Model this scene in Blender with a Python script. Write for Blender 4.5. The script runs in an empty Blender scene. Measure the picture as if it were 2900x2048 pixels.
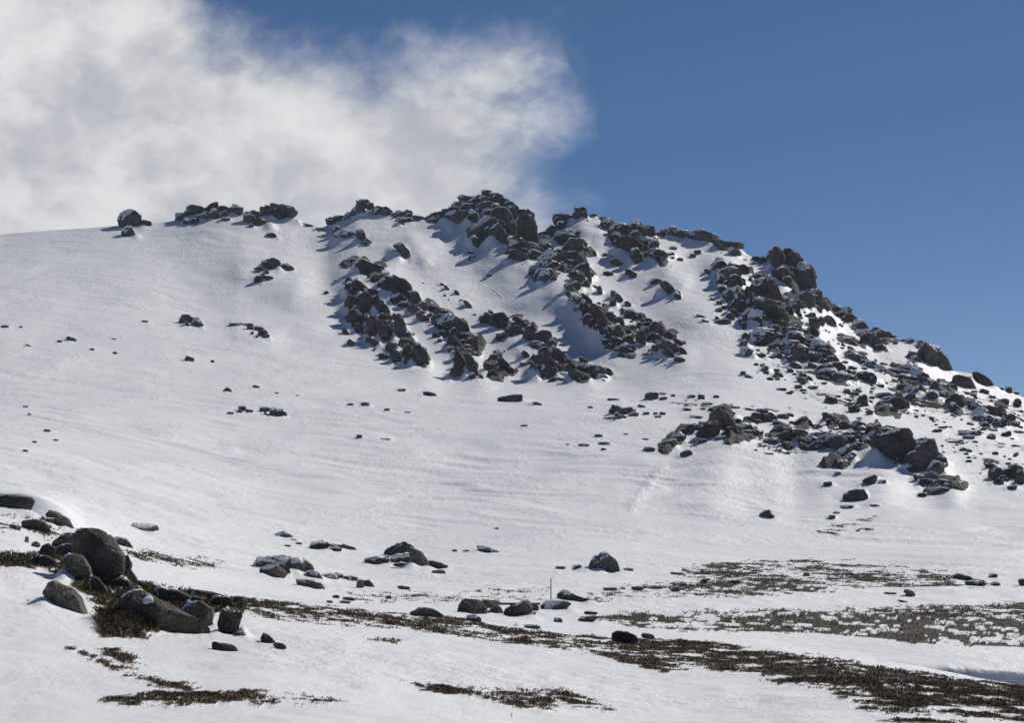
import bpy, math, random
import numpy as np
from mathutils import Vector

random.seed(7)
rng = np.random.default_rng(11)
sc = bpy.context.scene
COL = sc.collection

# ------------------------------------------------------------------ camera
F = 1450 / math.tan(math.radians(15.0))        # focal length in photograph pixels (2900 wide)
U0, V0, EYE = 1450.0, 1024.0, 1491.0           # image centre, eye level row
PITCH = math.atan((EYE - V0) / F)
cam_d = bpy.data.cameras.new('camera'); cam = bpy.data.objects.new('camera', cam_d); COL.objects.link(cam)
cam_d.sensor_width = 36; cam_d.lens = 18 / math.tan(math.radians(15.0))
cam_d.clip_start = 0.5; cam_d.clip_end = 30000
cam.rotation_euler = (math.radians(90) + PITCH, 0, 0)
sc.camera = cam

# ------------------------------------------------------------------ sun, sky, exposure
SUN_AZ, SUN_EL = math.radians(43), math.radians(40)       # azimuth to the right of the view direction
sun_dir = Vector((math.cos(SUN_EL) * math.sin(SUN_AZ), math.cos(SUN_EL) * math.cos(SUN_AZ), math.sin(SUN_EL)))
sun_d = bpy.data.lights.new('sun', 'SUN'); sun = bpy.data.objects.new('sun', sun_d); COL.objects.link(sun)
sun_d.energy = 3.75; sun_d.angle = math.radians(0.53); sun_d.color = (1.0, 0.955, 0.89)
sun.rotation_euler = (-sun_dir).to_track_quat('-Z', 'Y').to_euler()
sc.view_settings.view_transform = 'Standard'; sc.view_settings.look = 'None'
sc.view_settings.exposure = 0.0; sc.view_settings.gamma = 1.0; sc.view_settings.use_curve_mapping = False
sc.cycles.use_denoising = True
sc.cycles.max_bounces = 6; sc.cycles.diffuse_bounces = 4; sc.cycles.volume_bounces = 1
sc.cycles.transparent_max_bounces = 8

SP, CP = math.sin(PITCH), math.cos(PITCH)
def ray(u, v):
    """world direction through photograph pixel (u,v), scaled so that y = 1"""
    a = (np.asarray(u, float) - U0) / F; b = (V0 - np.asarray(v, float)) / F
    y = CP - b * SP; z = SP + b * CP
    return a / y, z / y
def pq(u, v):
    a, b = ray(u, v); return float(a), float(b)

class NT:
    """small helper to wire shader nodes"""
    def __init__(s, tree): s.t = tree; tree.nodes.clear()
    def n(s, typ, ins=None, **kw):
        nd = s.t.nodes.new(typ)
        for k, v in kw.items(): setattr(nd, k, v)
        for k, v in (ins or {}).items():
            if isinstance(v, bpy.types.NodeSocket): s.t.links.new(v, nd.inputs[k])
            else: nd.inputs[k].default_value = v
        return nd
    def m(s, op, a, b=0.0, c=0.0, clamp=False):
        return s.n('ShaderNodeMath', {0: a, 1: b, 2: c}, operation=op, use_clamp=clamp).outputs[0]
    def mapr(s, x, a, b, c=0.0, d=1.0, smooth=True):
        return s.n('ShaderNodeMapRange', {0: x, 1: a, 2: b, 3: c, 4: d}, interpolation_type='SMOOTHSTEP' if smooth else 'LINEAR').outputs[0]
    def noise(s, vec, scale, detail=6, rough=0.55, dist=0.0):
        return s.n('ShaderNodeTexNoise', {'Vector': vec, 'Scale': scale, 'Detail': detail, 'Roughness': rough, 'Distortion': dist}).outputs[0]
    def mix(s, f, a, b):
        nd = s.n('ShaderNodeMix', data_type='RGBA')
        for i, v in ((0, f), (6, a), (7, b)):
            if isinstance(v, bpy.types.NodeSocket): s.t.links.new(v, nd.inputs[i])
            else: nd.inputs[i].default_value = v
        return nd.outputs[2]
    def ramp(s, f, stops):
        nd = s.n('ShaderNodeValToRGB', {0: f}); r = nd.color_ramp
        while len(r.elements) < len(stops): r.elements.new(0.5)
        for e, (p, c) in zip(r.elements, stops): e.position = p; e.color = c
        return nd.outputs[0]

def build_world():
    w = bpy.data.worlds.new('World'); sc.world = w; w.use_nodes = True
    k = NT(w.node_tree)
    sky = k.n('ShaderNodeTexSky', sky_type='NISHITA')
    sky.sun_disc = False; sky.sun_elevation = SUN_EL; sky.sun_rotation = SUN_AZ
    sky.altitude = 2000; sky.air_density = 0.8; sky.dust_density = 0.0; sky.ozone_density = 8.5
    tc = k.n('ShaderNodeTexCoord').outputs['Generated']
    sx = k.n('ShaderNodeSeparateXYZ', {0: tc})
    y = k.m('MAXIMUM', sx.outputs[1], 0.02)
    p = k.m('DIVIDE', sx.outputs[0], y); q = k.m('DIVIDE', sx.outputs[2], y)
    # cloud bank: a soft-edged mass behind the ridge, its outline frayed by noise
    vec = k.n('ShaderNodeCombineXYZ', {0: p, 1: k.m('MULTIPLY', q, 1.25), 2: 0.37}).outputs[0]
    warp = k.n('ShaderNodeTexNoise', {'Vector': vec, 'Scale': 16.0, 'Detail': 4.0, 'Roughness': 0.55})
    wv = k.n('ShaderNodeVectorMath', {0: warp.outputs[1], 1: (0.5, 0.5, 0.5)}, operation='SUBTRACT').outputs[0]
    wv = k.n('ShaderNodeVectorMath', {0: wv, 3: 0.035}, operation='SCALE').outputs[0]
    vec2 = k.n('ShaderNodeVectorMath', {0: vec, 1: wv}, operation='ADD').outputs[0]
    n1 = k.noise(vec2, 11.0, 9, 0.56); n2 = k.noise(vec2, 34.0, 8, 0.6); n3 = k.noise(vec2, 7.0, 6, 0.5)
    top = [(-400, -900), (400, -280), (600, 5), (720, 45), (860, 75), (960, 92), (1060, 92), (1180, 80), (1290, 70), (1400, 65), (1500, 60), (1600, 60), (1740, 60)]
    lo, hi = pq(-400, 900)[0], pq(1740, 900)[0]; qa, qb = pq(1450, 800)[1], pq(1450, -900)[1]
    pn = k.m('DIVIDE', k.m('SUBTRACT', p, lo), hi - lo, clamp=True)
    st = []
    for u, v in top:
        c = min(1, max(0, (pq(u, v)[1] - qa) / (qb - qa))); st.append(((pq(u, v)[0] - lo) / (hi - lo), (c, c, c, 1)))
    st[0] = (0.0, st[0][1])
    tl = k.ramp(pn, st)
    tlq = k.m('MULTIPLY_ADD', tl, qb - qa, qa)
    s1 = k.m('SUBTRACT', tlq, q)                                   # inside when positive
    pa, qa_ = pq(1555, 110); pb, qb_ = pq(1640, 600)
    s2 = k.m('MULTIPLY', k.m('SUBTRACT', k.m('MULTIPLY_ADD', q, (pb - pa) / (qb_ - qa_), pa - qa_ * (pb - pa) / (qb_ - qa_)), p), 0.8)
    s = k.m('MINIMUM', s1, s2)
    nn = k.m('ADD', k.m('MULTIPLY', k.m('SUBTRACT', n1, 0.5), 0.085), k.m('MULTIPLY', k.m('SUBTRACT', n2, 0.5), 0.03))
    den = k.mapr(k.m('ADD', s, nn), -0.012, 0.042)
    # thinner, bluish places inside the bank
    thin = k.mapr(k.m('ADD', k.m('MULTIPLY', n3, 0.65), k.m('MULTIPLY', n2, 0.35)), 0.34, 0.54, 0.84, 1.0)
    den = k.m('MULTIPLY', den, thin)
    fwd = k.mapr(sx.outputs[1], 0.05, 0.3)
    den = k.m('MULTIPLY', den, fwd)
    shade = k.mapr(k.m('ADD', k.m('MULTIPLY', n1, 0.6), k.m('MULTIPLY', n2, 0.4)), 0.36, 0.62)
    ccol = k.mix(shade, (9.0, 9.3, 10.1, 1), (14.1, 14.15, 14.3, 1))
    mixc = k.mix(den, sky.outputs[0], ccol)
    bg = k.n('ShaderNodeBackground', {0: mixc, 1: 0.053})
    out = k.n('ShaderNodeOutputWorld', {0: bg.outputs[0]})
build_world()

# ------------------------------------------------------------------ numeric noise
def _hash(i, j, k, seed):
    h = (i * 374761393 + j * 668265263 + k * 2147483647 + seed * 974634777) & 0xFFFFFFFF
    h = ((h ^ (h >> 13)) * 1274126177) & 0xFFFFFFFF
    h = ((h ^ (h >> 16)) * 2246822519) & 0xFFFFFFFF
    return h ^ (h >> 15)
_G = rng.normal(size=(256, 3)); _G /= np.linalg.norm(_G, axis=1)[:, None]
def perlin(x, y, z=0.0, seed=0):
    x, y, z = np.broadcast_arrays(np.asarray(x, float), np.asarray(y, float), np.asarray(z, float))
    xi, yi, zi = (np.floor(a).astype(np.int64) for a in (x, y, z))
    xf, yf, zf = x - xi, y - yi, z - zi
    w = [t * t * t * (t * (t * 6 - 15) + 10) for t in (xf, yf, zf)]
    r = 0.0
    for a in (0, 1):
        for b in (0, 1):
            for c in (0, 1):
                g = _G[_hash(xi + a, yi + b, zi + c, seed) & 255]
                dt = g[..., 0] * (xf - a) + g[..., 1] * (yf - b) + g[..., 2] * (zf - c)
                r = r + dt * (w[0] if a else 1 - w[0]) * (w[1] if b else 1 - w[1]) * (w[2] if c else 1 - w[2])
    return r * 1.5
def fbm(x, y, z=0.0, oct=4, seed=0, gain=0.5):
    r, a = 0.0, 1.0
    for o in range(oct):
        r = r + a * perlin(np.asarray(x) * 2 ** o, np.asarray(y) * 2 ** o, np.asarray(z) * 2 ** o, seed + o); a *= gain
    return r
def sstep(x, a, b):
    t = np.clip((x - a) / (b - a), 0, 1); return t * t * (3 - 2 * t)

# ------------------------------------------------------------------ materials
def principled(name):
    m = bpy.data.materials.new(name); m.use_nodes = True; k = NT(m.node_tree)
    b = k.n('ShaderNodeBsdfPrincipled'); k.n('ShaderNodeOutputMaterial', {0: b.outputs[0]})
    return m, k, b
def link(k, a, b): k.t.links.new(a, b)

def mat_snow(name, ground):
    m, k, b = principled(name)
    geo = k.n('ShaderNodeNewGeometry').outputs['Position']
    flat = k.n('ShaderNodeMapping', {0: geo, 3: (1.0, 0.55, 1.0)}).outputs[0]
    n1 = k.noise(flat, 0.9, 6, 0.6); n2 = k.noise(flat, 4.5, 5, 0.65); n3 = k.noise(flat, 0.06, 4, 0.5)
    col = k.mix(k.mapr(n3, 0.35, 0.65), (0.77, 0.776, 0.788, 1), (0.835, 0.837, 0.84, 1))
    if ground:
        h = k.n('ShaderNodeAttribute', attribute_name='heath').outputs['Fac']
        soil = k.mix(k.mapr(n2, 0.35, 0.65), (0.026, 0.021, 0.014, 1), (0.062, 0.050, 0.032, 1))
        hm = k.mapr(k.m('ADD', h, k.m('MULTIPLY', k.m('SUBTRACT', n2, 0.5), 0.7)), 0.5, 0.85)
        col = k.mix(hm, col, soil)
        rgh = k.m('MULTIPLY_ADD', hm, 0.35, 0.55); link(k, rgh, b.inputs['Roughness'])
        # crusty patches of fine wind texture between smoother fields
        patch = k.mapr(k.noise(flat, 0.05, 5, 0.65), 0.45, 0.64, 0.14, 1.0)
        n0 = k.noise(k.n('ShaderNodeMapping', {0: geo, 2: (0, 0, 0.5), 3: (1.0, 0.45, 1.0)}).outputs[0], 0.32, 5, 0.6, 0.6)
        hgt = k.m('ADD', k.m('MULTIPLY', n0, 0.26), k.m('MULTIPLY', k.m('ADD', k.m('MULTIPLY', n1, 0.42), k.m('MULTIPLY', n2, 0.14)), patch))
        bp = k.n('ShaderNodeBump', {'Height': hgt, 'Strength': 1.0, 'Distance': 0.75})
    else:
        b.inputs['Roughness'].default_value = 0.6
        bp = k.n('ShaderNodeBump', {'Height': n1, 'Strength': 0.4, 'Distance': 0.2})
    link(k, col, b.inputs['Base Color']); link(k, bp.outputs[0], b.inputs['Normal'])
    b.inputs['Specular IOR Level'].default_value = 0.25
    return m
M_GROUND = mat_snow('snow_ground', True)
M_SNOW = mat_snow('snow_cap', False)

def mat_rock(name, c0, c1, lich, sc_=1.0):
    m, k, b = principled(name)
    geo = k.n('ShaderNodeNewGeometry').outputs['Position']
    oi = k.n('ShaderNodeObjectInfo').outputs['Random']
    n1 = k.noise(geo, 0.55 * sc_, 7, 0.62); n2 = k.noise(geo, 3.2 * sc_, 6, 0.65); n3 = k.noise(geo, 0.25 * sc_, 4, 0.5)
    col = k.mix(k.mapr(n1, 0.34, 0.66), c0, c1)
    lf = k.mapr(k.m('ADD', k.m('MULTIPLY', n2, 0.6), k.m('MULTIPLY', n3, 0.4)), 0.53, 0.62)
    col = k.mix(k.m('MULTIPLY', lf, 0.75), col, lich)
    # pale grains and dark streaks of the granite
    gr = k.mapr(k.noise(geo, 7.0 * sc_, 5, 0.75), 0.35, 0.7, 0.55, 1.45)
    rnd = k.m('MULTIPLY_ADD', oi, 0.5, 0.78)
    val = k.m('MULTIPLY', gr, rnd)
    col = k.n('ShaderNodeVectorMath', {0: col, 3: val}, operation='SCALE').outputs[0]
    link(k, col, b.inputs['Base Color']); b.inputs['Roughness'].default_value = 0.85
    b.inputs['Specular IOR Level'].default_value = 0.25
    hgt = k.m('ADD', k.m('MULTIPLY', n1, 1.0), k.m('MULTIPLY', n2, 0.35))
    bp = k.n('ShaderNodeBump', {'Height': hgt, 'Strength': 1.0, 'Distance': 0.8 / sc_})
    link(k, bp.outputs[0], b.inputs['Normal'])
    return m
M_ROCK = mat_rock('granite_far', (0.052, 0.050, 0.048, 1), (0.140, 0.130, 0.119, 1), (0.19, 0.175, 0.15, 1), 0.6)
M_NEAR = mat_rock('granite_near', (0.066, 0.060, 0.050, 1), (0.175, 0.155, 0.125, 1), (0.27, 0.255, 0.21, 1), 2.2)

def mat_heath():
    m, k, b = principled('heath')
    c = k.n('ShaderNodeAttribute', attribute_name='tint').outputs['Color']
    link(k, c, b.inputs['Base Color']); b.inputs['Roughness'].default_value = 0.8
    b.inputs['Specular IOR Level'].default_value = 0.2
    return m
M_HEATH = mat_heath()
def mat_wood(name, a, c):
    m, k, b = principled(name)
    geo = k.n('ShaderNodeNewGeometry').outputs['Position']
    n = k.noise(k.n('ShaderNodeMapping', {0: geo, 3: (12, 12, 1.2)}).outputs[0], 1.5, 5, 0.6)
    link(k, k.mix(n, a, c), b.inputs['Base Color']); b.inputs['Roughness'].default_value = 0.8
    return m
M_POLE = mat_wood('weathered_wood', (0.05, 0.042, 0.035, 1), (0.13, 0.115, 0.095, 1))

# ------------------------------------------------------------------ terrain
SKY = np.array([(0, 525), (100, 517), (180, 512), (260, 506), (330, 502), (400, 494), (450, 486), (500, 482), (545, 484), (600, 492), (650, 497), (735, 511), (760, 500), (800, 484), (860, 484), (940, 491), (1000, 484), (1040, 462), (1090, 452), (1130, 470), (1160, 500), (1205, 532), (1225, 522), (1260, 494), (1300, 483), (1340, 487), (1400, 512), (1480, 526), (1560, 546), (1640, 557), (1700, 582), (1750, 590), (1800, 640), (1830, 672), (1900, 722), (1960, 752), (2060, 775), (2100, 806), (2130, 830), (2180, 838), (2230, 866), (2295, 892)], float) * 1.2636
SKYU = np.concatenate([[-3000, -1200], SKY[:, 0], [3300, 4200, 6000]]); SKYV = np.concatenate([[760, 690], SKY[:, 1], [1240, 1380, 1440]])
# levels near -> far: lists of (column, row, distance)
LV = [
 ('n', [(0, 4196, 4)]),
 ('n', [(0, 2753, 12)]),
 ('n', [(0, 2290, 25)]),
 ('crest', [(-900, 1540, 85), (0, 1592, 85), (400, 1675, 88), (700, 1707, 95), (1000, 1737, 100), (1300, 1762, 108), (1700, 1802, 110), (2000, 1820, 110), (2200, 1839, 108), (2400, 1857, 104), (2600, 1889, 98), (2750, 1919, 94), (2900, 1944, 90), (3400, 2020, 88)]),
 ('dip', [(-900, 1500, 108), (0, 1548, 110), (400, 1640, 112), (700, 1694, 118), (1000, 1728, 124), (1300, 1753, 128), (1700, 1794, 128), (2000, 1815, 128), (2200, 1836, 128), (2400, 1862, 130), (2600, 1930, 132), (2750, 1962, 133), (2900, 1980, 134), (3400, 2010, 134)]),
 ('bank', [(-900, 1460, 126), (0, 1502, 128), (400, 1602, 140), (700, 1675, 148), (1000, 1708, 152), (1300, 1735, 155), (1700, 1776, 155), (2000, 1803, 150), (2200, 1822, 146), (2400, 1850, 138), (2600, 1882, 133.6), (2750, 1895, 134), (2900, 1906, 135.2), (3400, 1915, 136)]),
 ('knoll', [(-900, 1420, 150), (0, 1446, 150), (100, 1462, 152), (200, 1492, 156), (400, 1560, 175), (700, 1622, 190), (1000, 1680, 190), (1300, 1700, 190), (1700, 1705, 195), (2100, 1715, 210), (2500, 1735, 215), (2900, 1745, 215), (3400, 1750, 215)]),
 ('bowl', [(-900, 1410, 172), (0, 1454, 176.5), (100, 1468, 178), (180, 1492, 181), (240, 1506, 188), (400, 1545, 195), (700, 1600, 215), (1000, 1640, 225), (1300, 1660, 230), (1700, 1665, 235), (2100, 1675, 245), (2500, 1690, 255), (2900, 1695, 255), (3400, 1700, 255)]),
 ('rim', [(-900, 1380, 174), (0, 1400, 177.6), (70, 1401, 178), (130, 1414, 179.6), (180, 1444, 182), (230, 1484, 190), (400, 1528, 215), (700, 1580, 240), (1000, 1610, 255), (1300, 1625, 265), (1700, 1630, 270), (2100, 1640, 280), (2500, 1650, 290), (2900, 1655, 290), (3400, 1660, 290)]),
 ('foot', [(-900, 1350, 240), (0, 1372, 240), (400, 1450, 290), (700, 1500, 310), (1000, 1530, 330), (1300, 1550, 330), (1700, 1560, 330), (2100, 1575, 345), (2500, 1580, 350), (2900, 1585, 350), (3400, 1590, 350)]),
 ('low', [(-900, 1220, 360), (0, 1250, 360), (700, 1330, 420), (1300, 1380, 430), (1700, 1390, 430), (2100, 1420, 430), (2500, 1440, 430), (2900, 1450, 430), (3400, 1460, 430)]),
 ('mid', [(-900, 1100, 480), (0, 1120, 480), (700, 1150, 520), (1300, 1180, 540), (1700, 1180, 540), (2100, 1260, 500), (2500, 1290, 500), (2900, 1310, 500), (3400, 1400, 500)]),
 ('base', [(-900, 930, 600), (0, 950, 600), (700, 1000, 640), (1300, 1072, 650), (1700, 1092, 640), (2000, 1060, 630), (2300, 1120, 620), (2600, 1185, 605), (2900, 1240, 590), (3400, 1350, 590)]),
 ('upper', [(-900, 770, 720), (0, 790, 720), (700, 800, 770), (1300, 830, 770), (1700, 830, 770), (2000, 850, 750), (2300, 975, 715), (2600, 1095, 675), (2900, 1185, 640), (3400, 1310, 640)]),
]
TREF = np.array([4196, 2753, 2290, 1800, 1765, 1742, 1700, 1660, 1625, 1550, 1380, 1180, 1072, 830, 580], float)
us_in = np.arange(-60, 2961, 3.8)
us = np.concatenate([np.array([-3000, -2300, -1750, -1300, -1000, -800, -650, -560], float), np.arange(-500, -62, 14.0), us_in, np.arange(2972, 3400, 14.0), np.array([3450, 3600, 3800, 4100, 4600, 5300, 6000], float)])
uf = np.arange(-3000, 6001, 3.5)
NU = len(us)
def smooth_u(a, sig):
    k = np.exp(-0.5 * (np.arange(-3 * sig, 3 * sig + 1) / sig) ** 2); k /= k.sum()
    return np.convolve(np.pad(a, 3 * sig, mode='edge'), k, mode='valid')
KV, KD = [], []
for nm, pts in LV:
    p = np.array(pts, float)
    sig = 4 if nm in ('bowl', 'rim') else 8 if nm in ('bowl', 'rim', 'dip', 'bank') else 28
    KV.append(np.interp(us, uf, smooth_u(np.interp(uf, p[:, 0], p[:, 1]), sig))); KD.append(np.interp(us, uf, smooth_u(np.interp(uf, p[:, 0], p[:, 2]), sig)))
skyv = np.interp(us, uf, smooth_u(np.interp(uf, SKYU, SKYV), 2))
KV.append(skyv)
KD.append(np.interp(us, uf, smooth_u(np.interp(uf, [-1200, 0, 700, 1300, 1700, 2100, 2500, 2900, 3400], [830, 840, 870, 880, 880, 850, 780, 715, 715]), 28)))
KV = np.array(KV); KD = np.array(KD); T = -TREF
def hermite(K, t, pchip=False):
    h = np.diff(T)[:, None]; dl = np.diff(K, axis=0) / h
    m = np.empty_like(K); m[0] = dl[0]; m[-1] = dl[-1]
    if pchip:
        a, b = dl[:-1], dl[1:]
        with np.errstate(divide='ignore', invalid='ignore'):
            hm = 2 * a * b / (a + b)
        m[1:-1] = np.where(a * b > 0, np.nan_to_num(hm), 0)
    else:
        m[1:-1] = (dl[:-1] * h[1:] + dl[1:] * h[:-1]) / (h[:-1] + h[1:])
    i = np.clip(np.searchsorted(T, t, side='right') - 1, 0, len(T) - 2)
    hh = (T[i + 1] - T[i])[:, None]; s = ((t - T[i]) / (T[i + 1] - T[i]))[:, None]
    return ((2 * s**3 - 3 * s**2 + 1) * K[i] + (s**3 - 2 * s**2 + s) * hh * m[i] + (-2 * s**3 + 3 * s**2) * K[i + 1] + (s**3 - s**2) * hh * m[i + 1])
ts = np.concatenate([np.linspace(-4196, -2753, 8)[:-1], np.linspace(-2753, -2290, 12)[:-1], np.linspace(-2290, -2100, 30)[:-1],
                     np.arange(-2100, -1800, 2.6), np.arange(-1800, -1550, 1.5), np.arange(-1550, -1250, 1.8), np.arange(-1250, -580, 2.5), [-580]])
GV = hermite(KV, ts, True); GD = hermite(KD, ts, True)
def smooth_cols(A, sig):
    k = np.exp(-0.5 * (np.arange(-3 * sig, 3 * sig + 1) / sig) ** 2); k /= k.sum(); B = np.pad(A, ((0, 0), (3 * sig, 3 * sig)), mode='edge')
    return sum(w_ * B[:, i:i + A.shape[1]] for i, w_ in enumerate(k))
_low = (1 - sstep(ts, -1600, -1500))[:, None] * sstep(us, 450, 800)[None, :]
GV = GV + (smooth_cols(GV, 14) - GV) * _low; GD = GD + (smooth_cols(GD, 14) - GD) * _low
GU = np.broadcast_to(us, GV.shape).copy()
NR = len(ts)
# relief of the mountain: ridges, humps and gullies, as distance offsets in metres (minus = towards the viewer)
def seg_dist(U, V, x0, y0, x1, y1):
    dx, dy = x1 - x0, y1 - y0; t = np.clip(((U - x0) * dx + (V - y0) * dy) / (dx * dx + dy * dy), 0, 1)
    return np.hypot(U - x0 - t * dx, V - y0 - t * dy), t
REL = np.zeros_like(GD)
for x0, y0, x1, y1, wd, a in [
    (990, 800, 1200, 1050, 55, 7), (1100, 790, 1360, 1080, 50, 7), (1390, 920, 1660, 1090, 50, 6), (1500, 720, 1720, 960, 60, 9),
    (1700, 930, 1930, 1000, 45, 5), (1390, 560, 1520, 680, 45, 7), (2040, 740, 2150, 900, 50, 8), (2180, 720, 2300, 900, 50, 7),
    (2200, 900, 2330, 1010, 50, 6), (1600, 560, 1660, 640, 35, 5), (1730, 650, 1880, 720, 50, 5), (700, 760, 830, 800, 60, 7),
    (690, 930, 760, 960, 50, 3.5), (2050, 1230, 2020, 1400, 90, 4.5), (2480, 1260, 2500, 1380, 85, 5), (2640, 1300, 2700, 1400, 45, 4),
    (2240, 1280, 2260, 1420, 60, -3.5), (880, 690, 960, 900, 60, -4), (1300, 700, 1420, 900, 70, -6), (1720, 760, 1900, 950, 60, -5), (480, 700, 560, 900, 110, -3.5),
    (2540, 1000, 2680, 1080, 40, 5), (1890, 780, 1930, 800, 30, 3), (1170, 680, 1200, 730, 30, 3)]:
    d, t = seg_dist(GU, GV, x0, y0, x1, y1)
    REL -= 1.5 * a * np.exp(-(d / wd) ** 2 * 1.2)
fade = sstep(GD, 330, 480)
px_, pz_ = ray(GU, GV)
X, Y = px_ * GD, GD
REL += fade * (3.2 * fbm(X / 62, Y / 70, 0, 3, 5) + 1.2 * fbm(X / 17, Y / 24, 0, 2, 9))
edge = sstep(skyv[None, :] - GV, -60, -8)
GD = GD + REL * (1 - 0.6 * edge)
X, Y, Z = px_ * GD, GD, pz_ * GD
# drifts and wind ridges (sastrugi), real relief of the snow
near = 1 - sstep(GD, 90, 330)
wx = X + 11 * fbm(X / 34, Y / 34, 0, 2, 21); wy = Y + 11 * fbm(X / 38, Y / 30, 0, 2, 22)
rip = fbm((wx + 0.25 * wy) / 26, (wy - 0.12 * wx) / 8.5, 0, 2, 31)
rip2 = np.exp(-(fbm((wx + 0.3 * wy) / 40, (wy - 0.15 * wx) / 13, 3.3, 2, 41) * 3.2) ** 2)
belt = np.exp(-((GV - 1370) / 130.0) ** 2) * (1 - 0.4 * sstep(GU, 1900, 2400))
far_ = sstep(GD, 120, 300)
Z = Z + far_ * ((0.38 - 0.2 * sstep(GD, 520, 720)) * rip * (0.5 + np.clip(0.5 + fbm(X / 60, Y / 45, 9.1, 2, 33), 0, 1.2)) + 0.5 * belt * rip2) + near * 0.12 * fbm(X / 9, Y / 9, 0, 3, 51) + 0.30 * sstep(GD, 150, 190) * (1 - sstep(GD, 280, 360)) * np.clip(fbm(X / 7, Y / 9, 1.5, 3, 53), -0.1, 1)
Z = Z + 0.05 * fbm(X / 2.2, Y / 2.2, 0, 2, 61) * (GD < 150)
# windblown step on the right of the lower field
d, t = seg_dist(GU, GV, 1790, 1440, 1880, 1325)
Z = Z + 0.28 * np.exp(-(d / 16) ** 2) * (0.8 + 0.6 * perlin(GU / 9, GV / 6, 0.3, 93))

# heath patches --------------------------------------------------------
HE = [  # label, coverage, patch wavelength (m), tint 0 olive..1 brown, polygon in photograph pixels
 ('long brown heath band along the edge of the foreground snow', .55, .95, .75, '690,1700 1000,1728 1300,1762 1700,1805 2000,1822 2400,1885 2900,1965 2900,2030 2600,1995 2250,1935 1950,1888 1640,1855 1300,1805 1000,1775 700,1748'),
 ('broad dark heath field showing through thin snow at right', .66, 1.2, .35, '1700,1745 2000,1728 2300,1732 2900,1700 2900,1842 2650,1832 2300,1795 2050,1795 1800,1778 1690,1762'),
 ('thin heath streaks on the far flat below the right slope', .50, 1.7, .3, '1930,1605 2280,1585 2600,1606 2780,1640 2820,1668 2500,1672 2100,1692 1880,1684'),
 ('olive shrubs growing round the big boulders at left', .74, .9, .25, '0,1566 120,1574 260,1588 340,1640 420,1660 560,1690 700,1712 690,1740 600,1752 520,1795 400,1812 280,1820 262,1775 300,1740 240,1690 170,1640 110,1612 0,1608'),
 ('narrow dark heath strip right of the big boulders', .55, 1.1, .4, '335,1550 420,1566 630,1598 640,1612 500,1610 390,1588'),
 ('heath tatters on the snowy knoll at the left edge', .45, 1.2, .4, '0,1440 60,1462 130,1484 180,1520 150,1545 60,1510 0,1500'),
 ('slanting brown heather strip low at left', .62, .42, .9, '188,1840 262,1856 330,1888 420,1925 570,1955 540,1968 400,1938 300,1900 205,1858'),
 ('short brown heather strip above the slanting one', .66, .42, .9, '262,1838 330,1843 412,1882 360,1880 300,1868'),
 ('brown heather fringe along the bottom edge at left', .55, .4, .95, '270,1986 420,1966 560,1972 700,1962 930,1984 1010,1998 860,2012 640,2000 500,2015 300,2004'),
 ('brown heather mounds along the bottom edge at centre', .50, .42, .95, '1130,1938 1350,1946 1440,1958 1600,1952 1710,1990 1760,2015 1600,2005 1450,2022 1380,1990 1250,1972'),
 ('small dark shrub tuft alone on the foreground snow', .62, .35, .2, '1030,1802 1140,1818 1120,1828 1040,1814'),
 ('dark heath tongue stretching below the brown band', .6, .8, .6, '1680,1852 1850,1864 1960,1902 1880,1908 1780,1882'),
 ('dark heath tangle in the lower right corner', .55, .8, .6, '1990,1835 2300,1862 2600,1915 2900,1970 2900,2060 2500,2060 2350,1968 2150,1925 2000,1895'),
 ('sparse twigs in thin snow left of the marker pole', .32, 1.1, .4, '980,1675 1300,1685 1560,1668 1560,1696 1300,1712 1000,1706'),
 ('sparse heath specks right of the marker pole', .33, 1.4, .4, '1650,1690 1780,1660 1960,1640 1960,1690 1800,1708 1660,1712'),
 ('dark rubble and scrub between boulders on the right slope', .33, 3.4, .35, '2180,1012 2480,1062 2750,1112 2900,1185 2900,1240 2600,1180 2330,1165 2190,1095'),
 ('scrub patch below the jumbled middle right outcrop', .42, 3.0, .4, '2140,1255 2300,1265 2310,1290 2160,1288'),
 ('scrub streak on the snow at the far right edge', .45, 3.0, .4, '2640,1245 2900,1268 2900,1292 2640,1268'),
 ('speckled scrub and pebbles on the lower right slope', .33, 2.4, .5, '2300,1500 2480,1462 2460,1520 2330,1525'),
 ('scrub lines at the foot of the boulder field', .38, 3.4, .35, '1880,1135 2080,1148 2300,1165 2300,1178 2050,1168 1900,1150'),
]
def poly_sd(U, V, P):
    n = len(P); inside = np.zeros(U.shape, bool); dm = np.full(U.shape, 1e9)
    for i in range(n):
        x0, y0 = P[i]; x1, y1 = P[(i + 1) % n]
        d, _ = seg_dist(U, V, x0, y0, x1, y1); dm = np.minimum(dm, d)
        c = ((y0 > V) != (y1 > V)) & (U < (x1 - x0) * (V - y0) / (y1 - y0 + 1e-9) + x0); inside ^= c
    return np.where(inside, dm, -dm)
HEATH = np.zeros_like(GD); HID = np.full(GD.shape, -1)
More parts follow.
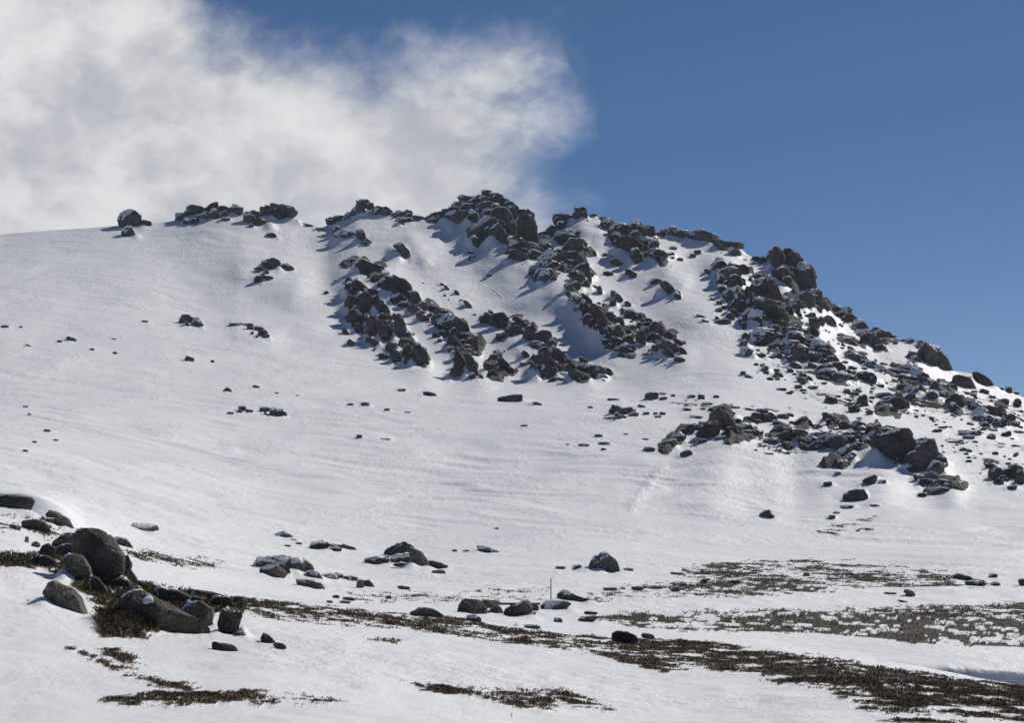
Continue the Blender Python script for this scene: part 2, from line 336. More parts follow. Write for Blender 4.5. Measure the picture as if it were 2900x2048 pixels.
for hi_, (lab, cov, wl, tint, ps) in enumerate(HE):
    P = np.array([[float(c) for c in q.split(',')] for q in ps.split()])
    bb = (GU > P[:, 0].min() - 40) & (GU < P[:, 0].max() + 40) & (GV > P[:, 1].min() - 40) & (GV < P[:, 1].max() + 40)
    if P[:, 0].max() >= 2900: P[P[:, 0] >= 2900, 0] = 3050
    if P[:, 0].min() <= 0: P[P[:, 0] <= 0, 0] = -150
    I = np.nonzero(bb); u, v = GU[I], GV[I]
    sd = poly_sd(u, v, P)
    ce = cov * sstep(sd, -9, 9)
    wx_ = X[I] + 0.8 * wl * fbm(X[I] / (wl * 2.5), Y[I] / (wl * 3), 4.4, 2, 75); wy_ = Y[I] + 1.2 * wl * fbm(X[I] / (wl * 2.5), Y[I] / (wl * 3), 8.8, 2, 76)
    nz = 0.5 + 0.5 * fbm(wx_ / (wl * (2.0 if wl >= 1.1 else 1.3)), (wy_ + (0.1 if wl >= 1.1 else 0.35) * wx_) / (wl * (1.5 if wl >= 1.1 else 1.9)), hi_ * 1.7, 4, 71, 0.7) + 0.35 * fbm(X[I] / (wl * 6), Y[I] / (wl * 8), hi_, 2, 77)
    val = np.clip((nz - (1 - ce)) * 4.5 + 0.5, 0, 1) * (ce > 0.02)
    better = val > HEATH[I]
    ii = (I[0][better], I[1][better]); HEATH[ii] = val[better]; HID[ii] = hi_
Z = Z + 0.05 * HEATH * (1 + 0.6 * perlin(X / 0.8, Y / 0.8, 0, 88))

def make_mesh(name, verts, faces, mat, smooth=True):
    me = bpy.data.meshes.new(name); verts = np.asarray(verts, np.float32); faces = np.asarray(faces, np.int32)
    k = faces.shape[1]
    me.vertices.add(len(verts)); me.vertices.foreach_set('co', verts.ravel())
    me.loops.add(faces.size); me.loops.foreach_set('vertex_index', faces.ravel())
    me.polygons.add(len(faces)); me.polygons.foreach_set('loop_start', np.arange(0, faces.size, k, dtype=np.int32))
    me.polygons.foreach_set('loop_total', np.full(len(faces), k, np.int32))
    me.update(calc_edges=True)
    if smooth: me.polygons.foreach_set('use_smooth', np.ones(len(faces), bool))
    me.materials.append(mat)
    return me
def add(name, me, parent=None, loc=None):
    o = bpy.data.objects.new(name, me); COL.objects.link(o)
    if parent is not None: o.parent = parent
    if loc is not None: o.location = loc
    return o
def tag(o, label=None, cat=None, group=None, kind=None):
    for k, v in (('label', label), ('category', cat), ('group', group), ('kind', kind)):
        if v: o[k] = v
    return o

def build_terrain():
    back = []
    for dd, zz in ((14, -2), (45, -12), (120, -45), (320, -120), (900, -190), (1500, -215)):
        d = GD[-1] + dd; back.append(np.stack([X[-1] * d / GD[-1], d, np.maximum(Z[-1] + zz, -80 if dd > 300 else -1e9)], -1))
    V = np.concatenate([np.stack([X, Y, Z], -1), np.array(back)], 0)
    n, m = V.shape[:2]
    idx = np.arange(n * m).reshape(n, m)
    faces = np.stack([idx[:-1, :-1], idx[:-1, 1:], idx[1:, 1:], idx[1:, :-1]], -1).reshape(-1, 4)
    me = make_mesh('mountain_slope', V.reshape(-1, 3), faces, M_GROUND)
    h = np.zeros((n, m), np.float32); h[:NR] = HEATH
    a = me.attributes.new('heath', 'FLOAT', 'POINT'); a.data.foreach_set('value', h.ravel())
    tag(add('snowy_mountainside', me), 'snow covered mountainside and valley floor', kind='structure')
    # low snow plain under and beyond everything
    r = [0, 60, 400, 1500, 3400]; vs = []; fs = []; K = 48
    for i, rr in enumerate(r):
        for j in range(K):
            a = 2 * math.pi * j / K; vs.append((rr * math.cos(a) if rr else 0.01 * math.cos(a), (rr if rr else .01) * math.sin(a) - 30, -24 - 10 * i if i else -20))
    for i in range(len(r) - 1):
        for j in range(K): fs.append((i * K + j, i * K + (j + 1) % K, (i + 1) * K + (j + 1) % K, (i + 1) * K + j))
    tag(add('ground', make_mesh('ground', vs, np.array(fs)[:, ::-1], M_SNOW)), kind='structure')
# visible-surface lookup: pixel -> distance of the ground seen there
def ground_at(u, v):
    j = int(np.clip(np.searchsorted(us, u), 1, NU - 1))
    if u - us[j - 1] < us[j] - u: j -= 1
    x, y, z = X[:, j], Y[:, j], Z[:, j]
    zc = y * CP + z * SP; vv = V0 - F * (z * CP - y * SP) / zc     # true rows after displacement
    hit = np.nonzero((vv[1:] <= v) & (vv[:-1] > v))[0]
    if len(hit):
        i = hit[0]; t = (vv[i] - v) / (vv[i] - vv[i + 1] + 1e-9); return float(y[i] + (y[i + 1] - y[i]) * t)
    return float(y[-1])

# ------------------------------------------------------------------ rocks
_ico = {}
def icosphere(n):
    if n in _ico: return _ico[n]
    if n == 0:
        t = (1 + 5 ** .5) / 2
        v = np.array([(-1, t, 0), (1, t, 0), (-1, -t, 0), (1, -t, 0), (0, -1, t), (0, 1, t), (0, -1, -t), (0, 1, -t), (t, 0, -1), (t, 0, 1), (-t, 0, -1), (-t, 0, 1)], float)
        f = np.array([(0, 11, 5), (0, 5, 1), (0, 1, 7), (0, 7, 10), (0, 10, 11), (1, 5, 9), (5, 11, 4), (11, 10, 2), (10, 7, 6), (7, 1, 8), (3, 9, 4), (3, 4, 2), (3, 2, 6), (3, 6, 8), (3, 8, 9), (4, 9, 5), (2, 4, 11), (6, 2, 10), (8, 6, 7), (9, 8, 1)])
        v /= np.linalg.norm(v, axis=1)[:, None]
    else:
        v, f = icosphere(n - 1)
        e = np.sort(np.concatenate([f[:, [0, 1]], f[:, [1, 2]], f[:, [2, 0]]]), 1)
        ue, inv = np.unique(e, axis=0, return_inverse=True); inv = inv.ravel()
        mid = v[ue[:, 0]] + v[ue[:, 1]]; mid /= np.linalg.norm(mid, axis=1)[:, None]
        k = len(f); a, b, c = inv[:k] + len(v), inv[k:2 * k] + len(v), inv[2 * k:] + len(v)
        f = np.concatenate([np.stack([f[:, 0], a, c], 1), np.stack([f[:, 1], b, a], 1), np.stack([f[:, 2], c, b], 1), np.stack([a, b, c], 1)])
        v = np.concatenate([v, mid])
    _ico[n] = (v, f); return v, f
ANG = np.linspace(-math.pi, math.pi, 361)
def poly_radial(P):
    """distance from the centroid to the outline in each direction; x right, z up"""
    R = np.zeros(361); c, s = np.cos(ANG), np.sin(ANG); n = len(P)
    for i in range(n):
        x0, z0 = P[i]; x1, z1 = P[(i + 1) % n]; ex, ez = x1 - x0, z1 - z0
        den = c * ez - s * ex
        with np.errstate(divide='ignore', invalid='ignore'):
            t = (x0 * ez - z0 * ex) / den; q = (x0 * s - z0 * c) / den
        ok = (np.abs(den) > 1e-9) & (t > 0) & (q >= -1e-6) & (q <= 1 + 1e-6)
        R = np.where(ok & (t > R), t, R)
    R[R <= 0] = R[R > 0].min()
    k = np.array([1, 2, 3, 2, 1.]) / 9
    return np.convolve(np.concatenate([R[-3:-1], R, R[1:3]]), k, 'valid')
def centroid(P):
    x, y = P[:, 0], P[:, 1]; x1, y1 = np.roll(x, -1), np.roll(y, -1); a = (x * y1 - x1 * y); A = a.sum() / 2
    return np.array([((x + x1) * a).sum(), ((y + y1) * a).sum()]) / (6 * A)
def rock_shape(R, T_, seed, sub, facet, rough=1.0):
    r = np.random.default_rng(seed); d, f = icosphere(sub)
    rho = np.hypot(d[:, 0], d[:, 2]); phi = np.arctan2(d[:, 2], d[:, 0]); p = 3.3
    ra = np.interp(phi, ANG, R); down = np.clip(-np.sin(phi), 0, 1)
    pr = rho ** (2 / p)
    v = np.stack([ra * pr * np.cos(phi), T_ * np.sign(d[:, 1]) * np.abs(d[:, 1]) ** (2 / p), ra * pr * np.sin(phi)], 1)
    lo0, hi0 = v.min(0), v.max(0)
    size = float(np.mean(R))
    for k in range(facet):
        n = r.normal(size=3); n[1] = -abs(n[1]) - 0.75 if k % 3 else abs(n[1]) + 0.5
        n /= np.linalg.norm(n); s = v @ n; c = s.max() * r.uniform(0.52, 0.86)
        v = v - np.maximum(s - c, 0)[:, None] * n[None, :] * 0.93
    o = r.uniform(0, 100, 3); q = v / size
    n1 = fbm(q[:, 0] * 1.1 + o[0], q[:, 1] * 1.1 + o[1], q[:, 2] * 1.1 + o[2], 3, 101)
    crack = perlin(q[:, 0] * 1.5 + o[2], q[:, 1] * 1.5 + o[0], q[:, 2] * 0.9 + o[1], 131)
    crack = np.clip(1 - np.abs(crack) * 9, 0, 1) ** 1.5
    disp = size * rough * (0.07 * n1 - 0.05 * crack)
    for kk in range(2 if sub >= 3 else 0):                       # joint planes: grooves and stepped blocks
        n = r.normal(size=3); n[1] *= 0.5; n /= np.linalg.norm(n); fr = r.uniform(0.8, 1.9)
        t = (q @ n) * fr + 0.22 * n1 + r.uniform(0, 1); cell = np.floor(t); fc = t - cell
        hsh = (np.sin(cell * 12.9898 + seed) * 43758.5453) % 1.0
        disp += size * rough * (0.13 * (hsh - 0.5) - 0.10 * np.clip(1 - np.minimum(fc, 1 - fc) * 11, 0, 1))
    if sub >= 4:
        disp += size * rough * 0.035 * fbm(q[:, 0] * 5 + o[1], q[:, 1] * 5, q[:, 2] * 5, 3, 151)
    nrm = v / (np.linalg.norm(v, axis=1)[:, None] + 1e-9)
    v = v + nrm * disp[:, None]
    lo1, hi1 = v.min(0), v.max(0)                       # keep the outline's width and height
    for ax in (0, 2): v[:, ax] = lo0[ax] + (v[:, ax] - lo1[ax]) * (hi0[ax] - lo0[ax]) / (hi1[ax] - lo1[ax])
    v[:, 2] = np.where(v[:, 2] < 0, v[:, 2] * 1.55, v[:, 2])   # the foot goes on down into the snow
    return v, f
def vnormals(v, f):
    a, b, c = v[f[:, 0]], v[f[:, 1]], v[f[:, 2]]; fn = np.cross(b - a, c - a); n = np.zeros_like(v)
    for i in range(3): np.add.at(n, f[:, i], fn)
    return n / (np.linalg.norm(n, axis=1)[:, None] + 1e-12)
SNOWDIR = np.array([-0.42, -0.30, 0.86]); SNOWDIR /= np.linalg.norm(SNOWDIR)
def snow_shell(v, f, amount, size, seed):
    """a drift lying on the upper, lee faces of a rock"""
    n = vnormals(v, f)
    for _ in range(2 if len(v) > 400 else 1):            # even the normals out
        a = np.zeros_like(n)
        for i in range(3):
            for j in range(3): np.add.at(a, f[:, i], n[f[:, j]])
        n = a / (np.linalg.norm(a, axis=1)[:, None] + 1e-12)
    o = seed * 0.37; q = v / size
    s = n @ SNOWDIR + 0.32 * fbm(q[:, 0] * 1.6 + o, q[:, 1] * 1.6, q[:, 2] * 1.6 + o, 3, 171) - (1.02 - 0.95 * amount)
    s = np.where(n[:, 2] < 0.05, -0.3, s)
    keep = (s[f] > 0).any(1)
    if keep.sum() < 6: return None
    off = np.where(s > 0, size * (0.012 + 0.16 * np.clip(s, 0, 0.6) ** 0.7), -size * 0.05)
    vv = v + off[:, None] * np.array([-0.12, -0.1, 1.0])
    ff = f[keep]; ids, inv = np.unique(ff, return_inverse=True)
    vv, ff = vv[ids], inv.reshape(-1, 3); lab = np.arange(len(vv))
    while True:
        m = lab[ff].min(1); new = lab.copy()
        for i in range(3): np.minimum.at(new, ff[:, i], m)
        if (new == lab).all(): break
        lab = new
    fl = lab[ff[:, 0]]; u, c = np.unique(fl, return_counts=True); out = []
    for k in u[np.argsort(-c)][:3]:
        g = ff[fl == k]
        if len(g) < max(6, 0.08 * len(ff)): continue
        i2, iv = np.unique(g, return_inverse=True); out.append((vv[i2], iv.reshape(-1, 3)))
    return out

TILE = {'T1': (200, 500, .3085), 'T2': (850, 500, .3085), 'T3': (1500, 500, .3085), 'T4': (2100, 650, .3484), 'T5': (900, 750, .2613), 'T6': (1300, 750, .3049),
        'F1': (0, 1350, .3702), 'F2': (700, 1450, .3332), 'F3': (1300, 1450, .3332), 'F4': (2000, 1450, .392), 'F5': (1800, 1100, .3085), 'F6': (2300, 1000, .3085),
        'F7': (0, 850, .392), 'F8': (800, 1050, .4791)}
_seed = [100]
ROCKPOS = []
def parse(tile, e):
    """'x,y,w,h[,rot[,snow]]' or 'P x,y x,y ... | snow' -> outline in photograph pixels, snow share"""
    x0, y0, s = TILE[tile]; snow = None
    _seed[0] += 1; r = np.random.default_rng(_seed[0])
    if e.startswith('P'):
        b = e[1:].split('|'); P = np.array([[float(c) for c in q.split(',')] for q in b[0].split()])
        if len(b) > 1: snow = float(b[1])
    else:
        c = [float(t) for t in e.split(',')] + [0.0]
        cx, cy, w, h, rot = c[:5]; snow = c[5] if len(c) > 6 else None
        na = int(r.integers(6, 10)); a = np.linspace(0, 2 * math.pi, na + 1)[:-1] + r.uniform(0, 1) + r.uniform(-.22, .22, na)
        pw = r.uniform(0.55, 0.9)
        k = 1.06 + r.uniform(-.18, .14, na)
        ex = np.sign(np.cos(a)) * np.abs(np.cos(a)) ** pw * w / 2 * k; ey = np.sign(np.sin(a)) * np.abs(np.sin(a)) ** pw * h / 2 * k
        t = math.radians(rot); P = np.stack([cx + ex * math.cos(t) - ey * math.sin(t), cy + ex * math.sin(t) + ey * math.cos(t)], 1)
    if snow is None: snow = r.choice([0.26, 0.36, 0.44, 0.5])
    return np.array([x0, y0]) + P * s, snow
def make_rock(name, tile, e, parent=None, mat=None, forward=0.0, poly=None):
    if poly is None: P, snow = parse(tile, e)
    else: P, snow = poly; _seed[0] += 1; e = 'P'
    seed = _seed[0]
    c = centroid(P); base = P[:, 1].max(); wpx = np.ptp(P[:, 0]); hpx = np.ptp(P[:, 1])
    P0 = P.copy()
    if parent is not None: P = c + (P - c) * (1.0 if poly is not None else 1.12 if tile == 'F1' else (1.38 if e.startswith('P') else 1.55) if tile in ('T2', 'T3', 'T5', 'T6') else 1.28 if e.startswith('P') else 1.38)
    dist = ground_at(c[0], base - 0.04 * hpx)
    mpp = dist / F; size = 0.25 * (wpx + hpx) * mpp
    T_ = size * 0.85
    dist += T_ * 0.6 - forward
    L = np.stack([(P[:, 0] - c[0]) * mpp, (c[1] - P[:, 1]) * mpp], 1)
    R = poly_radial(L)
    big = max(wpx, hpx)
    sub = 5 if big > 190 else 4 if big > 66 else 3 if big > 24 else 2
    if poly is not None: sub = 3 if big > 40 else 2 if big > 11 else 1
    v, f = rock_shape(R, T_, seed, sub, 6 if tile == 'F1' else 11 if big > 42 else 8 if big > 20 else 5, 0.6 if tile == 'F1' else 1.0)
    a, b = ray(c[0], c[1]); ctr = np.array([a * dist, dist, b * dist])
    low = v[:, 2].min() * 0.7
    v[:, 2] -= low; loc = ctr + np.array([0, 0, low])
    if not name: name = 'slab' if wpx > 1.9 * hpx else 'pillar' if hpx > 1.3 * wpx else 'block'
    me = make_mesh(name, v, f, mat or (M_NEAR if dist < 260 else M_ROCK), dist < 260 or sub > 3)
    o = add(name, me)
    pl = np.array(parent.location) if parent is not None else np.zeros(3)
    o.location = loc - pl
    if parent is not None: o.parent = parent
    if big > 9:
        sh = snow_shell(v, f, snow, size, seed)
        for a_, b_ in (sh or []): add('snow_cap', make_mesh('snow_cap', a_, b_, M_SNOW), o)
    ROCKPOS.append((P0, dist, T_, hpx * mpp))
    return o
OUT = []
def outcrop(label, tile_entries, group=None):
    n0 = len(ROCKPOS)
    e = bpy.data.objects.new('rock_outcrop', None); COL.objects.link(e)
    first = True
    for tile, es in tile_entries:
        for s in es.split(';'):
            s = s.strip()
            if not s: continue
            if first:
                P, _ = parse(tile, s); _seed[0] -= 1; c = centroid(P); d = ground_at(c[0], P[:, 1].max())
                a, b = ray(c[0], P[:, 1].max()); e.location = (a * d, d, b * d); first = False
            make_rock('', tile, s, e)
            _seed[0] -= 1; P, _ = parse(tile, s); r = np.random.default_rng(_seed[0] + 9000)
            w, h = np.ptp(P[:, 0]), np.ptp(P[:, 1])
            if max(w, h) < 13 or tile in ('F1', 'F2', 'F3'): continue
            c = centroid(P)
            for _ in range(1 if max(w, h) < 30 else 2 if max(w, h) < 60 else 3):           # broken pieces wedged round the block
                b = P[r.integers(len(P))]; q = c + (b - c) * r.uniform(0.75, 1.15) + np.array([0.06 * w, 0.05 * h])
                a = np.linspace(0, 2 * math.pi, 9)[:-1] + r.uniform(-.3, .3, 8); k = r.uniform(0.16, 0.34) * r.uniform(0.75, 1.2, 8)
                t = math.radians(r.uniform(-10, 60)); ex, ey = np.cos(a) * w * k + np.cos(a) * h * k * .5, np.sin(a) * h * k
                make_rock('fragment', '', '', e, poly=(np.stack([q[0] + ex * math.cos(t) - ey * math.sin(t), q[1] + ex * math.sin(t) + ey * math.cos(t)], 1), r.choice([.1, .3, .45])))
    OUT.append((e, ROCKPOS[n0:]))
    return tag(e, label, 'rock outcrop', group)
def boulder(label, tile, s, group=None, forward=0.0):
    return tag(make_rock('boulder', tile, s, forward=forward), label, 'boulder', group)
ORD = 'first second third fourth fifth sixth seventh eighth ninth tenth eleventh twelfth thirteenth fourteenth fifteenth sixteenth'.split()
def scatter(phrase, tile, es, name='boulder', cat='boulder'):
    items = []
    for s in es.split(';'):
        s = s.strip()
        if s: items.append(s)
    xs = []
    for s in items:
        x = float(s.split(',')[0]) if not s.startswith('P') else centroid(np.array([[float(c) for c in q.split(',')] for q in s[1:].split('|')[0].split()]))[0]
        xs.append(x)
    od = sorted(range(len(items)), key=lambda i: xs[i])
    for n_, i in enumerate(od):
        w = 'leftmost' if n_ == 0 else 'rightmost' if n_ == len(od) - 1 else ORD[n_] + ' from left'
        o = make_rock(name, tile, items[i]); tag(o, f'{w} of the {phrase}', cat, phrase)
# ==DATA==
# ---- skyline, left half
boulder('blocky boulder capped with snow standing alone on the left skyline', 'T1', 'P 427,380 440,350 480,330 545,295 600,315 650,360 655,430 600,465 480,470 430,455|.42')
boulder('low dark slab leaning against the blocky skyline boulder', 'T1', '690,430,110,50,15,.1')
boulder('round snow topped boulder just below the blocky skyline boulder', 'T1', 'P 460,500 500,450 555,450 580,500 600,530 560,545 490,555 462,530|.5')
outcrop('long jumble of small blocks on the left skyline', [('T1', '1010,370,85,60,0,.35;1085,350,60,70;P 1072,280 1085,265 1200,285 1215,300 1150,312 1072,322;1180,330,150,50,10;1190,370,100,60,0,.3;1250,365,90,55,15;1065,412,55,50;1130,410,70,40,0,.45;1255,297,45,30;P 1275,275 1335,240 1350,242 1358,300 1320,310 1280,305|.1;1400,290,70,35;1340,350,90,70,20,.5;1410,345,60,45;1425,388,70,30;1455,310,60,40;1520,300,100,70,25,.3;1625,328,60,12')])
outcrop('square topped outcrop near the left end of the skyline', [('T1', 'P 1850,300 1880,285 2000,290 2015,320 2010,420 1960,410 1900,380 1850,330|.2;1930,270,80,30;1870,275,60,50;1810,305,60,70;1760,310,40,50;1700,345,90,50,20;2037,403,45,30')])
boulder('snow streaked slab just below the square topped outcrop', 'T1', '1690,400,220,75,15,.4')
scatter('tiny skyline stones right of the square topped outcrop', 'T1', '2085,430,50,16;2180,445,60,20,20', 'stone', 'stone')
scatter('tiny skyline stones left of the pointed outcrop', 'T2', '40,435,60,15,10;100,450,60,15,20;160,480,50,12,30;210,485,50,16,30', 'stone', 'stone')
scatter('two small rocks on the snow below the square topped outcrop', 'T1', '1655,450,55,35,20,.55;1840,537,100,45,0,.3', 'stone', 'stone')
outcrop('rounded boulder with broken rocks trailing below on the snow hump', [('T1', 'P 1740,830 1790,780 1860,758 1905,775 1910,810 1870,840 1800,855|.15;1735,855,60,40;1790,880,40,40;1995,835,90,40,20;1930,835,50,30;1720,950,60,50,-20;1800,930,90,30,0,.4')])
outcrop('dome shaped boulder with a side slab on the left slope', [('T1', 'P 1005,1330 1030,1280 1070,1272 1110,1300 1120,1340 1060,1345 1010,1355|.1;1160,1345,90,55,35')])
outcrop('row of brown rocks half buried in a snow hump', [('T1', '1490,1360,60,25;1550,1355,50,15;1605,1360,30,20;1650,1382,45,50,0,.1;1740,1400,80,35,10;1765,1445,70,60,0,.1;1665,1440,25,30;1710,1470,20,25')])
scatter('small dark stones poking through the upper left snowfield', 'F7', '35,190,60,20;152,195,30,14;432,297,35,20;515,280,80,25,15;205,327,50,14,15;665,355,40,14;825,280,45,10;832,382,35,18;1048,153,50,14', 'stone', 'stone')
boulder('dark flat oval stone on the left slope below the brown rock row', 'F7', '1365,425,80,35,15,.15')
boulder('small black stone right of the dark flat oval one', 'F7', '1535,441,30,20,0,.05')
boulder('small peaked rock alone on the lower left snowfield', 'F7', 'P 1608,655 1640,630 1660,640 1685,665 1640,662|.1')
scatter('thin slivers of rock right of the small peaked rock', 'F7', '1848,625,60,14,15;2000,672,30,8;2148,690,24,7', 'stone', 'stone')
outcrop('left of two little rock clusters on the lower snowfield', [('F7', '1750,788,50,32;1800,803,50,20;1665,818,40,14;1725,805,30,16')])
outcrop('right of two little rock clusters on the lower snowfield', [('F7', '1920,795,65,35;2000,815,80,50,15,.35;2040,825,50,35;2025,798,40,20')])
scatter('half buried stones near the left edge of the lower snowfield', 'F7', '185,770,40,14;212,825,25,14;340,945,55,20,0,.6;245,1025,40,14;405,1012,40,14;185,1088,40,14', 'stone', 'stone')
# ---- lower snowfield, centre
boulder('long wedge shaped slab lying on the snow below the central crags', 'F8', 'P 1265,182 1300,160 1370,143 1412,139 1421,160 1421,187 1285,188|.12')
boulder('small dark rock just right of the long wedge shaped slab', 'F8', '1510,197,60,18,15,.15')
scatter('small stones on the snow left of the wedge shaped slab', 'F8', '705,115,55,18;870,138,80,22,10;400,200,40,14;490,200,50,25;620,230,35,16;740,247,40,9', 'stone', 'stone')
scatter('small stones isolated in the middle of the lower snowfield', 'F8', '455,388,40,24;610,405,60,9;1430,325,50,9', 'stone', 'stone')
boulder('dome shaped boulder below the middle right rib', 'F8', 'P 2132,172 2145,135 2175,120 2210,122 2225,150 2222,175|.08')
scatter('low stones beside the dome shaped boulder', 'F8', '2250,165,50,20;2245,137,45,14,0,.6;1960,170,80,14;1820,217,35,14;2125,210,50,15,10', 'stone', 'stone')
outcrop('low dark cluster of blocks left of the small round stones', [('F8', '1985,240,80,50,20,.2;2040,245,60,40;2080,262,40,25;2060,238,50,20;1940,283,100,14,-5;2000,275,60,20')])
scatter('small round stones right of the low dark cluster', 'F8', '2150,253,40,20;2205,253,30,16;2245,253,40,18;2220,272,40,15', 'stone', 'stone')
scatter('thin half buried stones left of the pyramid shaped tor', 'F8', '1870,385,55,18;1900,430,70,16;1785,440,70,16,0,.6;1688,435,20,8;1900,465,40,14;2145,405,45,10;2028,375,30,8', 'stone', 'stone')
# ---- skyline around the summit
outcrop('pointed outcrop with a trailing wall on the skyline left of the summit', [('T2', '575,245,90,45;555,275,70,70;510,325,80,60,-30;450,360,80,45,-15;415,385,70,40;300,405,85,45,-10;350,375,60,30,0,.5;640,260,60,40,0,.45;700,325,140,80,0,.55;655,330,50,50;780,350,50,50,30;810,325,60,30;840,355,70,35;915,335,70,35;905,360,50,30;990,345,70,50,20;1020,370,70,40,20;1075,385,60,35,10;960,400,120,35')])
outcrop('brown boulder under a curling snow lip below the pointed outcrop', [('T2', '350,495,80,50,0,.45;430,535,160,50,10,.6;P 525,545 545,505 590,520 610,580 600,610 560,600|.1;625,598,50,30,40')])
boulder('tilted boulder alone on the bright smooth slope left of the summit', 'T2', 'P 845,630 900,610 930,608 960,640 1010,690 1015,730 990,770 945,740 910,680 870,660|.3')
outcrop('snow draped boulder above the leftmost crag', [('T2', 'P 520,805 590,768 635,790 700,830 722,870 700,915 650,890 580,850|.42;515,850,60,30,20;420,808,40,15,20;490,770,80,25,15')])
outcrop('summit tor of stacked blocks, highest point of the ridge', [
 ('T2', '1715,150,70,40;P 1690,150 1740,145 1780,165 1800,210 1740,215 1700,190;1510,205,90,55,0,.5;1585,205,90,45;1650,195,60,40;1470,260,100,40;1560,275,140,40,0,.3;1590,240,80,50;1680,220,60,60;1710,260,80,50;1760,235,100,60;1820,215,80,70,30;1880,250,90,70,20;1910,260,60,60;1790,280,60,50;1720,320,80,30,0,.4;1500,300,120,30,0,.3;1350,310,70,20;1400,290,50,18;1300,330,80,20,-15;1240,350,80,25,-15;1190,370,80,20,-10;1225,400,60,25;1860,310,110,40,10,.4;1950,300,90,60,30;2045,335,150,40,5,.2'),
 ('T2', 'P 1410,350 1450,325 1590,335 1560,370 1580,410 1520,425 1420,430 1395,400|.05;P 1560,510 1620,480 1670,480 1665,570 1600,575 1560,550|.12;P 1770,340 1830,310 1910,320 1940,400 1920,470 1850,430 1790,380|.08;P 1760,480 1830,450 1890,520 1960,600 1965,650 1880,610 1800,560|.06;P 1880,450 1960,400 1980,480 1970,600 1920,570|.05;1750,440,90,90;1850,440,90,60;1720,500,50,60;1680,520,40,50;1760,540,40,90;1940,350,70,120,0,.05')])
boulder('tall rectangular monolith on the right side of the summit tor', 'T2', 'P 1985,390 2000,355 2060,345 2140,345 2160,400 2190,560 2170,610 2110,600 2030,560 1995,520|.08')
scatter('small rocks casting shadows on the snow below the summit tor', 'T2', '1565,695,60,30;1580,735,70,30;1555,760,40,30;1735,905,50,35,25,.4', 'stone', 'stone')
outcrop('knobbly outcrop on the skyline just right of the summit gap', [('T3', '305,390,130,60;P 395,360 430,310 490,290 512,300 510,350 460,365 410,385|.08;270,430,80,80,-10;290,455,60,60;220,500,90,70,-10;585,355,50,20;665,385,60,25;140,515,90,20,-15')])
boulder('round boulder resting on the snow lip right of the knobbly outcrop', 'T3', 'P 640,430 680,400 730,375 770,390 800,450 760,490 680,485|.3')
outcrop('dark broken crag below the skyline right of the round boulder', [('T3', 'P 740,530 780,480 850,450 890,460 910,530 860,570 770,565;940,510,80,100,20;P 960,480 995,420 1055,460 1060,520 1000,555 970,520;1100,510,80,90,20;960,570,100,100;P 820,620 880,570 950,570 1000,630 1020,740 980,730 900,680 840,650|.12;1070,600,80,60,20;1140,640,60,90;1180,720,130,90,25;1085,715,60,40;1060,660,80,40,40')])
outcrop('little row of dark knobs on the skyline right of the broken crag', [('T3', '1235,515,55,50;1295,490,80,50,-20;1330,515,60,30;1400,520,90,45;1460,515,50,25;1175,530,70,30,0,.5')])
outcrop('broad rounded rock mass on the skyline left of the twin towers', [('T3', 'P 1470,545 1530,510 1610,508 1650,530 1700,550 1708,610 1650,610 1580,590 1520,570|.3;P 1710,610 1750,595 1880,620 1925,640 1900,665 1800,670 1730,640|.15;1875,700,80,40,35')])
scatter('small rocks in the snow basin under the rounded skyline rock', 'T3', '1320,655,75,35,10;1250,715,130,15,-5;1305,710,50,25;1540,695,75,45,0,.1;1500,725,60,40;1310,745,50,20;1380,762,60,30;1970,765,60,10', 'stone', 'stone')
scatter('rocks strung down the gully right of the summit rib', 'T3', '598,700,40,65;690,715,45,38;770,740,70,40;800,790,130,70,10,.05;720,890,100,40,5,.35;930,890,130,65,30,.05')
outcrop('slanting boulder with a smaller rock in a wind scooped hollow', [('T3', 'P 1215,990 1260,975 1300,1010 1340,1060 1350,1090 1290,1095 1250,1050|.06;1160,968,70,45,15')])
outcrop('rugged rib of rock running down right of the summit monolith', [('T3', '330,570,150,60;380,560,110,60,10;290,540,90,40;160,555,80,30,0,.5;P 320,670 380,610 450,585 490,620 480,700 420,700 360,690|.4;520,670,70,40,10;P 350,760 370,710 450,700 510,740 520,800 440,810 360,790|.08;280,740,130,50,10;310,815,40,50;360,840,90,40,15;P 440,830 540,810 555,900 550,980 510,980 480,890|.06;P 395,930 430,880 480,890 510,1000 480,1020 420,990|.06;385,970,40,50,40;470,860,90,50,0,.35')])
outcrop('left flank of broken blocks below the summit monolith', [('T3', '45,680,90,60,30;150,660,80,70,30;40,730,80,50,20;180,750,140,90,40;150,810,90,80,20;80,905,60,85,15;160,920,90,100,20;30,885,25,30;220,940,40,40,30'), ('T2', '2070,630,120,40,40;2010,735,140,70,20,.08;2160,670,120,60,30;2150,730,90,70,20')])
